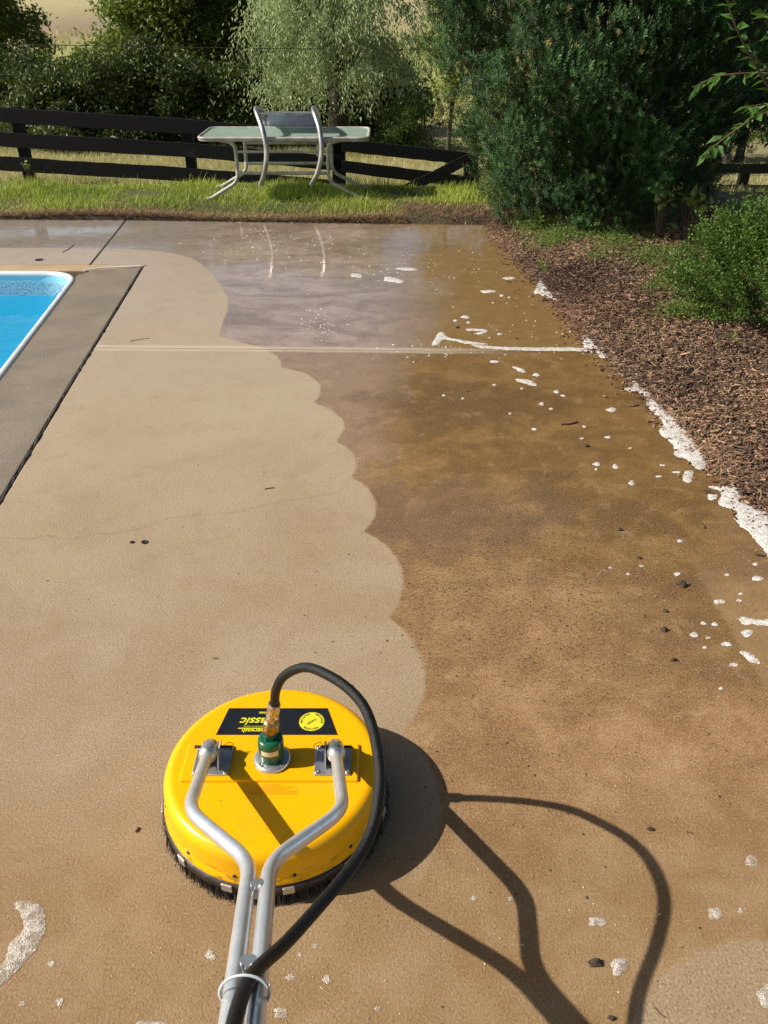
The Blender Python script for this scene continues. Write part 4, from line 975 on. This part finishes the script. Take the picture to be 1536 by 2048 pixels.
    for a_ in (-2.3, -.75, .8, 2.35):
        b = MB(); b.lathe([(.0055, 0), (.0055, .003), (.003, .0035), (.002, .0015)], (hx + .035 * math.cos(a_), hy + .035 * math.sin(a_), hb + .009), 12); o = b.build('bolt', M['steel']); o.parent = fl
    b = MB(); b.lathe([(.0285, .009), (.0285, .020), (.0305, .026), (.0305, .062), (.0295, .070), (.0275, .0745), (.018, .0755)], (hx, hy, hb), 40)
    sw = K(b.build('swivel', M['green']))
    b = MB(); b.lathe([(.017, .074), (.017, .090)], (hx, hy, hb), hexa=6, smooth=False); o = b.build('swivel_nut', M['green'], bevel=.001); o.parent = sw
    b = MB(); vs = []
    for i in range(13):
        a_ = -math.pi / 2 + (i - 6) * .115; vs += [(hx + .0309 * math.cos(a_), hy + .0309 * math.sin(a_), hb + .042), (hx + .0309 * math.cos(a_), hy + .0309 * math.sin(a_), hb + .057)]
    b.add(vs, [(2 * i, 2 * i + 2, 2 * i + 3, 2 * i + 1) for i in range(12)], True); lb = b.build('paper_label', M['label_white']); lb.parent = sw
    # couplings: tilt a little back towards the hose
    base = Vector((hx, hy, hb + .088)); tip = Vector((-.246, 1.345, .362)); ax = (tip - base); Lc = ax.length; rot = ax.to_track_quat('Z', 'Y').to_matrix().to_4x4()
    def fit(name, prof, mat, hexa=None):
        b = MB(); b.lathe(prof, (0, 0, 0), 28, hexa=hexa, smooth=hexa is None); o = b.build(name, mat, bevel=.0006 if hexa else 0)
        o.data.transform(Matrix.Translation(base) @ rot); return K(o)
    fit('quick_coupler', [(.012, 0), (.0135, .002), (.0135, .010), (.0178, .014), (.0185, .016), (.0185, .046), (.0175, .050), (.013, .0505), (.0128, .052)], M['brass'])
    fit('hose_nut', [(.0130, .050), (.0145, .051), (.0145, .066), (.012, .068)], M['plated'], 6)
    fit('ferrule', [(.0125, .066), (.0150, .070), (.0148, .076), (.0125, .078), (.0142, .084), (.0146, .092), (.0146, Lc - .004), (.0125, Lc)], M['plated'])
    # hose
    hp = [tuple(tip - ax.normalized() * .01), tuple(tip + ax.normalized() * .012), (-.241, 1.340, .400), (-.224, 1.329, .452), (-.195, 1.315, .488), (-.160, 1.294, .518), (-.122, 1.250, .540), (-.090, 1.22, .546), (-.062, 1.19, .545), (-.037, 1.154, .541), (-.021, 1.104, .536), (-.012, 1.057, .527), (-.007, 1.015, .511), (-.010, .973, .495), (-.018, .931, .481), (-.034, .893, .472), (-.057, .852, .470), (-.083, .809, .477), (-.108, .769, .486), (-.131, .729, .499), (-.150, .690, .520), (-.168, .650, .552), (-.180, .605, .590), (-.184, .55, .622), (-.180, .45, .675), (-.17, .30, .745), (-.16, .14, .82)]
    hs_ = np.array(smooth_path(hp, 7))
    for _ in range(14): hs_[8:-1] = (hs_[7:-2] + 2 * hs_[8:-1] + hs_[9:]) / 4
    b = MB(); b.tube([tuple(q) for q in hs_], .0104, 16); K(b.build('hose', M['rubber']))
    # brackets
    for sg, bx in ((-1, -.408), (1, -.122)):
        by = CY - .004; b = MB(); b.box((bx, by, hb + .002), (.086, .090, .004)); br = K(b.build('bracket', M['alu'], bevel=.0015))
        def sub(o): o.parent = br; return o
        for dx in (-.036, .036):
            for dy in (-.037, .037):
                b = MB(); b.lathe([(.0058, 0), (.0058, .003), (.0035, .0045), (.0015, .003)], (bx + dx, by + dy, hb + .004), 12); sub(b.build('bolt', M['steel']))
        for dx in (-.017, .017):
            b = MB(); prof = [(-.030, 0), (.026, 0), (.030, .030), (.016, .046), (-.004, .040), (-.020, .020)]
            vs = [(bx + dx - .002, by + y, hb + .004 + z) for y, z in prof] + [(bx + dx + .002, by + y, hb + .004 + z) for y, z in prof]; n = len(prof)
            b.add(vs, [tuple(range(n)), tuple(range(n, 2 * n))[::-1]] + [(i, (i + 1) % n, n + (i + 1) % n, n + i) for i in range(n)]); sub(b.build('lug', M['alu'], bevel=.001))
        b = MB(); b.tube([(bx - .045 if sg < 0 else bx - .028, by + .020, hb + .026), (bx + .045, by + .020, hb + .026)], .0038, 10); sub(b.build('pivot_pin', M['dark_steel']))
        rx = bx + (.036 if sg < 0 else -.036); b = MB(); b.tube([(rx + .010 * math.cos(t), by + .022 + .004 * math.cos(t), hb + .026 + .012 * math.sin(t)) for t in np.linspace(0, 6.28, 20)], .0008, 6, cap=False); sub(b.build('pin_ring', M['dark_steel']))
    # handle: two bent tubes that meet and run up side by side
    th = .456; ca, sa = math.cos(th), math.sin(th); sk = .093
    def hp3(w, s): return (CX + w + sk * s, 1.366 - ca * s, .190 + sa * s)
    for sg in (-1, 1):
        w1 = .1545
        path = fillet([hp3(sg * .150, -.012), hp3(sg * w1, .315), hp3(sg * .0168, .515), hp3(sg * .0168, 1.35)], .055, 9)
        b = MB(); b.tube(path, .0138, 18); K(b.build('handle_tube', M['tube_alu']))
        b = MB(); b.tube([hp3(sg * .150, -.024), hp3(sg * .150, -.020), hp3(sg * .150, .004), hp3(sg * .1505, .030), hp3(sg * .1505, .037), hp3(sg * .151, .041)], [.017, .0205, .0215, .0215, .019, .0140], 18); K(b.build('socket', M['alu']))
    for s_, r_ in ((.60, .011), (.80, .012)):
        b = MB(); p = hp3(0, s_); b.tube([(p[0], p[1] - sa * .012, p[2] - ca * .012), (p[0], p[1] + sa * .013, p[2] + ca * .013)], [r_ * .8, r_], 16); K(b.build('spacer_bolt', M['alu']))
    b = MB(); b.tube([hp3(-.22, 1.33), hp3(.22, 1.33)], .0138, 14); K(b.build('grip_bar', M['tube_alu']))
    for sg in (-1, 1):
        b = MB(); b.tube([hp3(sg * .12, 1.33), hp3(sg * .225, 1.33)], .018, 14); K(b.build('grip', M['rubber']))
    # zip tie round tubes and hose
    ctr = Vector(hp3(0, .868)); e1 = Vector((1, 0, 0)); e2 = Vector((0, sa, ca)); b = MB()
    b.tube([ctr + e1 * .033 * math.cos(t) + e2 * (.011 + .025 * math.sin(t)) for t in np.linspace(0, 2 * math.pi, 30)], .0022, 6, cap=False)
    K(b.build('cable_tie', M['nylon']))
cleaner()

# ------------------------------------------------------------------ foam
def foam(poly_uv, mat, h=.008, step=.02, rough_edge=.004, name='foam_patch'):
    P = [G(u, v) for u, v in poly_uv]; P = [tuple(q) for q in smooth_path([P[-1]] + P + [P[0]], 4)[4:-4]]; A = []
    per = 0
    for i in range(len(P)):
        a, c = np.array(P[i]), np.array(P[(i + 1) % len(P)]); k = max(1, int(np.linalg.norm(c - a) / (step * .5)))
        for j in range(k): A.append(a + (c - a) * j / k)
    A = np.array(A)
    for _ in range(2): A = (np.roll(A, 1, 0) + A * 2 + np.roll(A, -1, 0)) / 4
    A = A + rng.normal(0, rough_edge, A.shape)
    lo, hi = A.min(0), A.max(0); pts = []
    def inside(p):
        x, y = p; c = False; n = len(A); j = n - 1
        for i in range(n):
            if (A[i][1] > y) != (A[j][1] > y) and x < (A[j][0] - A[i][0]) * (y - A[i][1]) / (A[j][1] - A[i][1]) + A[i][0]: c = not c
            j = i
        return c
    for x in np.arange(lo[0], hi[0], step):
        for y in np.arange(lo[1], hi[1], step):
            p = (x + random.uniform(-.3, .3) * step, y + random.uniform(-.3, .3) * step)
            if inside(p) and np.min(np.linalg.norm(A - p, axis=1)) > step * .45: pts.append(p)
    n = len(A); allp = [Vector(map(float, p)) for p in list(A) + pts]
    vs, ed, fs, *_ = delaunay_2d_cdt(allp, [], [list(range(n))], 1, 1e-6)
    out = []
    for v in vs:
        d = float(np.min(np.linalg.norm(A - np.array(v), axis=1)))
        z = .0015 if d < 1e-4 else h * (1 - math.exp(-d / (h * 1.6))) * random.uniform(.93, 1.07) + .001
        out.append((v.x, v.y, z))
    if not fs: return None
    fs = [f if (Vector(out[f[1]]) - Vector(out[f[0]])).cross(Vector(out[f[2]]) - Vector(out[f[0]])).z > 0 else f[::-1] for f in fs]
    rimv = len(out)
    return np_mesh(name, np.array(out), [list(f) for f in fs], mat, smooth=True)
c5 = lambda L: [(x / 2 + 768, y / 2 + 420) for x, y in L]
fl = [
    (c5([(620, 275), (605, 320), (592, 330), (640, 345), (705, 367), (690, 335), (672, 305), (650, 285)]), 'ragged white foam at the mulch edge, farthest along the slab'),
    (c5([(805, 492), (793, 530), (803, 552), (850, 560), (862, 588), (915, 600), (908, 570), (870, 535), (835, 500)]), 'white foam patch where the slab joint meets the mulch'),
    (c5([(1000, 680), (985, 708), (955, 718), (1040, 740), (1055, 790), (1115, 850), (1100, 890), (1155, 940), (1165, 985), (1215, 1000), (1250, 1037), (1288, 1032), (1292, 990), (1240, 930), (1210, 870), (1180, 825), (1100, 770), (1060, 725)]), 'longest white foam streak along the mulch edge'),
    (c5([(1290, 1105), (1350, 1130), (1340, 1180), (1412, 1205), (1405, 1245), (1460, 1290), (1500, 1340), (1580, 1420), (1600, 1250), (1500, 1195), (1440, 1175), (1422, 1120), (1380, 1105)]), 'thick white foam at the mulch edge cut by the right edge of the photo'),
    (c5([(1205, 1045), (1238, 1045), (1225, 1092), (1195, 1085), (1198, 1066)]), 'small foam tongue beside the longest foam streak'),
    (c5([(1290, 1140), (1330, 1138), (1332, 1155), (1300, 1162)]), 'small foam blob left of the thick foam at the mulch edge'),
    (c5([(340, 538), (450, 547), (600, 551), (800, 553), (870, 583), (800, 566), (600, 564), (450, 557), (380, 553)]), 'thin line of foam lying along the slab joint'),
    (c5([(222, 487), (190, 542), (215, 538), (245, 518), (330, 536), (420, 538), (330, 524), (250, 508), (240, 490)]), 'branching foam streak above the slab joint'),
    (c5([(325, 476), (405, 478), (408, 490), (375, 500), (368, 492), (395, 486), (330, 483)]), 'hook-shaped foam streak around a twig'),
    (c5([(0, 270), (30, 268), (75, 282), (72, 294), (40, 290), (0, 284)]), 'foam patch on the far slab near its middle'),
    (c5([(40, 233), (100, 231), (138, 239), (100, 244), (60, 240)]), 'flat foam streak on the far slab, farther than the others'),
    (c5([(508, 626), (545, 632), (568, 646), (560, 652), (530, 642)]), 'slanted foam streak below the joint'),
    (c5([(522, 676), (580, 680), (610, 700), (600, 706), (560, 694), (530, 684)]), 'second slanted foam streak below the joint'),
    ([(1475, 1237), (1487, 1250), (1508, 1250), (1536, 1252), (1560, 1254), (1560, 1238), (1512, 1240), (1492, 1234)], 'foam blob with a tail at the right edge of the photo'),
    ([(1477, 1303), (1500, 1306), (1520, 1326), (1512, 1328), (1490, 1318)], 'slanted foam sliver near the right edge, below the tailed blob'),
    ([(700, 552 - 0), (720, 556), (723, 549), (705, 547)], 'little foam fleck on the wet far slab'),
]
for poly, lab in fl:
    far_ = np.mean([p[1] for p in poly])
    o = foam(poly, M['foam'], .003 if any(k in lab for k in ('line', 'streak', 'fleck', 'sliver')) and 'longest' not in lab else .006, .016 if far_ < 800 else .012, .0028)
    if o: tag(o, lab, 'foam', 'foam patches on the slab')
z4 = lambda L: [(x / 3.16, y / 3.16 + 1400) for x, y in L]
o = foam(z4([(80, 1290), (130, 1268), (200, 1280), (270, 1320), (292, 1390), (285, 1470), (245, 1540), (215, 1600), (150, 1660), (100, 1720), (0, 1815), (-80, 1880), (-80, 1760), (0, 1680), (40, 1620), (55, 1550), (110, 1490), (150, 1450), (135, 1370), (110, 1330)]), M['bubbles'], .004, .007, .0015)
tag(o, 'crooked tongue of bubbly foam at the bottom left of the photo', 'foam', 'foam patches on the slab')
o = foam([(262, 2060), (275, 2046), (300, 2042), (325, 2044), (345, 2060), (330, 2075), (280, 2075)], M['bubbles'], .004, .007, .0015)
tag(o, 'rounded foam edge at the bottom border, left of the handle', 'foam', 'foam patches on the slab')
E1 = [(500, 274, 25, 5), (415, 327, 30, 7), (470, 343, 8, 5), (500, 350, 6, 3), (325, 428, 18, 6), (285, 443, 8, 4), (337, 450, 8, 5), (462, 497, 10, 5), (440, 607, 18, 6), (608, 660, 14, 6), (440, 700, 8, 3), (550, 715, 7, 4), (690, 728, 12, 6), (715, 743, 10, 4), (630, 777, 10, 6), (667, 796, 8, 5), (910, 800, 20, 8), (503, 815, 6, 4), (600, 878, 10, 5), (800, 867, 8, 4), (895, 910, 12, 5), (850, 1017, 15, 7), (925, 1027, 12, 9), (990, 1093, 12, 9), (848, 1038, 6, 4), (790, 915, 7, 4), (983, 954, 7, 4), (1113, 1022, 10, 5), (1097, 1067, 12, 5), (1185, 1325, 12, 6), (1170, 1050, 18, 4), (315, 755, 6, 4), (238, 742, 6, 4)]
E1 = [(a / 2 + 768, b_ / 2 + 420, c_ / 2, d_ / 2) for a, b_, c_, d_ in E1]
E2 = [(1172, 298, 12, 8), (1340, 408, 24, 10), (1370, 300, 9, 5), (1277, 495, 12, 7), (1322, 498, 13, 7), (1452, 535, 24, 14), (1240, 540, 18, 9), (1296, 552, 10, 4), (1280, 592, 9, 6), (1370, 578, 22, 8), (1492, 315, 22, 11), (1485, 258, 10, 6), (1347, 755, 8, 6), (1395, 660, 18, 8), (1425, 377, 8, 5), (1420, 403, 10, 5), (905, 272, 7, 4), (975, 297, 8, 5), (1028, 265, 10, 3), (1183, 164, 12, 6)]
E2 = [(a / 2 + 768, b_ / 2 + 1000, c_ / 2, d_ / 2) for a, b_, c_, d_ in E2]
E3 = [(1095 / 2.133 + 680, 948 / 2.133 + 1400, 17, 11), (1188 / 2.133 + 680, 1138 / 2.133 + 1400, 17, 19), (947, 1796, 5, 5), (1021, 1797, 5, 5)]
E3 += [(x / 3.523 + 1100, y / 3.523 + 1500, a / 3.523, b_ / 3.523) for x, y, a, b_ in [(1420, 785, 45, 38), (1160, 1155, 50, 50), (1340, 1135, 18, 22), (1525, 1735, 62, 78)]]
E3 += [(x / 3.657 + 380, y / 3.657 + 1600, a / 3.657, b_ / 3.657) for x, y, a, b_ in [(150, 1135, 38, 35), (658, 1560, 50, 48), (1000, 1315, 28, 28), (733, 1300, 35, 22), (565, 1350, 22, 25), (915, 1072, 20, 20), (1365, 1528, 18, 18), (800, 1135, 16, 14)]]
E3 += [(x / 3.16, y / 3.16 + 1400, a / 3.16, a / 3.16 * .9) for x, y, a in [(325, 1670, 22), (140, 1920, 20), (375, 1910, 24)]]
for (lst, mat, lab, grp, hh) in ((E1 + E2, M['foam'], 'small white foam fleck floating on the wet brown slab', 'foam flecks on the wet slab', .004), (E3, M['bubbles'], 'small round cluster of clear soap bubbles on the near concrete', 'bubble clusters on the near concrete', .006)):
    for (u, v, a, c_) in lst:
        k = 14; ph = random.uniform(0, 6.28); poly = [(u + a * math.cos(t) * (1 + .22 * math.sin(3 * t + ph) + random.uniform(-.1, .1)), v + c_ * math.sin(t) * (1 + .2 * math.sin(2 * t + ph) + random.uniform(-.1, .1))) for t in np.linspace(0, 2 * math.pi, k, endpoint=False)]
        o = foam(poly, mat, hh, .008, .0008, 'foam_fleck' if mat is M['foam'] else 'bubble_cluster')
        if o: tag(o, lab, 'foam', grp)
# specks of froth and grit too many to count
def flecks(name, label, cat, n, reg, smin, smax, mat, hgt, col):
    P = []
    while len(P) < n:
        r = random.choice(reg); u, v = random.gauss(r[0], r[2]), random.gauss(r[1], r[3]); x, y = G(u, v)
        if y < 7.95 and x < edge_x(y) - .02 and x > cop(y) + .05 and ((x - CX) ** 2 + (y - CY) ** 2) > .09: P.append((x, y))
    P = np.array(P); n = len(P); k = 7; ang = np.linspace(0, 2 * np.pi, k, endpoint=False)
    s = np.exp(rng.uniform(math.log(smin), math.log(smax), n)); rad = rng.uniform(.6, 1.3, (n, k)); st = rng.uniform(.4, 1, n); rot = rng.uniform(0, 6.28, n)
    X = np.cos(ang)[None] * rad * s[:, None]; Y_ = np.sin(ang)[None] * rad * (s * st)[:, None]
    x = X * np.cos(rot)[:, None] - Y_ * np.sin(rot)[:, None] + P[:, :1]; y = X * np.sin(rot)[:, None] + Y_ * np.cos(rot)[:, None] + P[:, 1:]
    v = np.concatenate([np.stack([x, y, np.full_like(x, .0008)], -1), np.stack([P[:, 0], P[:, 1], s * hgt + .001], -1)[:, None]], 1).reshape(-1, 3)
    f = np.array([[i, (i + 1) % k, k] for i in range(k)]); f = (f[None] + (np.arange(n) * (k + 1))[:, None, None]).reshape(-1, 3)
    c = np.array(col[0])[None] * (1 - rng.uniform(0, 1, (n, 1))) + np.array(col[1])[None] * rng.uniform(0, 1, (n, 1))
    o = np_mesh(name, v, f, mat, col=np.repeat(np.clip(c, 0, 1), k + 1, 0)); tag(o, label, cat, kind='stuff')
flecks('froth_specks', 'tiny white froth specks scattered over the wet slab', 'froth', 420, [(640, 530, 130, 22), (530, 480, 60, 14), (860, 530, 60, 25), (890, 700, 60, 12), (640, 650, 25, 20), (500, 490, 70, 14), (75, 472, 14, 9), (88, 490, 8, 8), (60, 462, 12, 5), (80, 480, 14, 12), (1100, 640, 90, 40)], .003, .010, M['foam'], .5, ((1, 1, 1), (1, 1, 1)))
flecks('dirt_specks', 'tiny dark specks of dirt and bark scattered over the slab', 'dirt', 1700, [(700, 520, 200, 35), (1000, 560, 120, 60), (1200, 900, 160, 160), (1250, 1250, 130, 130), (1200, 1150, 160, 120), (500, 900, 280, 220), (1150, 1600, 250, 200), (1000, 1200, 180, 150), (1150, 1000, 120, 60)], .0007, .0042, M['chips'], .35, ((.03, .02, .014), (.10, .055, .03)))
flecks('gravel_specks', 'pale sand grains scattered over the near concrete', 'grit', 500, [(1150, 1700, 250, 200), (500, 1900, 250, 100), (1250, 1300, 160, 160)], .001, .0025, M['chips'], .8, ((.5, .38, .24), (.75, .62, .45)))
# clods of bark, twigs, drain fittings
for (u, v, s, lab) in [(1192 / 2 + 768, 1171, .020, 'largest dark bark clod, ringed with foam, right part of the slab'), (1157 / 2 + 768, 1321, .012, 'dark bark clod on the slab below the foam-ringed one'), (943 / 2 + 768, 1061, .012, 'dark elongated clod near the wet film'), (1021 / 2 + 768, 1117, .010, 'small dark clod between the elongated one and the foam-ringed one'), (1125 / 2 + 768, 1223, .010, 'dark crumb of bark just below the foam-ringed clod'), (1120 / 2 + 768, 1261, .013, 'greyish pebble on the slab'), (1190, 1927, .014, 'dark red dead leaf scrap right of the handle shadow'), (1300, 1659, .009, 'small dark crumb above the bend of the hose shadow'), (1223, 2037, .008, 'dark crumb beside the hose shadow at the bottom border'), (915, 656, .014, 'dark crumb on the wet slab above the joint'), (1172, 893, .014, 'dark clod with froth in the brown water')]:
    x, y = G(u, v); b = MB(); vs = []; n = 8
    for (z, rr) in ((.001, 1), (.35, .95), (.8, .55)):
        for k in range(n): a_ = 2 * math.pi * k / n; q = rr * random.uniform(.55, 1.25) * s * .85; vs.append((x + q * math.cos(a_) * 1.2, y + q * math.sin(a_) * .8, z * s * 1.1))
    fs = [(i * n + k, i * n + (k + 1) % n, (i + 1) * n + (k + 1) % n, (i + 1) * n + k) for i in range(2) for k in range(n)] + [tuple(range(2 * n, 3 * n))]
    b.add(vs, fs); tag(b.build('bark_clod', plain('clod', (.045, .028, .018), (.09, .06, .04), .7, scale=80, bump=.5) if 'M_clod' not in M else M['M_clod']), lab, 'debris')
for (pts, r, lab) in [([(530, 979), (540, 977), (549, 976)], .0022, 'short dark twig on the washed concrete, upper part'), ([(1122, 850), (1140, 849), (1154, 845)], .005, 'dark twig lying in the brown water'), ([(260, 683), (280, 679), (300, 677)], .0017, 'thin twig on the far slab near its left side'), ([(932, 783), (945, 784), (958, 788)], .0025, 'thin pale straw on the slab below the joint'), ([(426, 1317), (437, 1318)], .0016, 'tiny dark twig above the yellow machine'), ([(272, 1665), (278, 1656)], .0028, 'small dark bit of bark left of the yellow machine'), ([(1372, 1664), (1385, 1667)], .0016, 'tiny dark stick right of the hose shadow'), ([(1310, 2015), (1320, 2028), (1331, 2035)], .001, 'fine curled root hair near the bottom border'), ([(125, 505), (138, 498), (148, 490)], .0022, 'twig on the left slab behind the pool')]:
    b = MB(); b.tube(smooth_path([(*G(u, v), r * .9) for u, v in pts], 4) if len(pts) > 2 else [(*G(u, v), r) for u, v in pts], r, 6); tag(b.build('twig', M['twig']), lab, 'twig')
for (u, v, r, kind_, lab) in [(264, 1085, .0085, 0, 'flush grey deck plug, left of the open black cup'), (289, 1085, .0115, 1, 'open black cup set in the concrete, right of the grey plug'), (78, 520, .032, 1, 'black anchor cup in the slab behind the pool')]:
    x, y = G(u, v); b = MB()
    if kind_: b.lathe([(r, .001), (r, .004), (r * .78, .0045), (r * .70, .0015), (r * .2, .0012)], (x, y, 0), 24)
    else: b.lathe([(r, .001), (r, .003), (r * .7, .0034), (.0005, .0034)], (x, y, 0), 24)
    tag(b.build('deck_socket', M['black_joint' if kind_ else 'dark_steel']), lab, 'deck fitting')
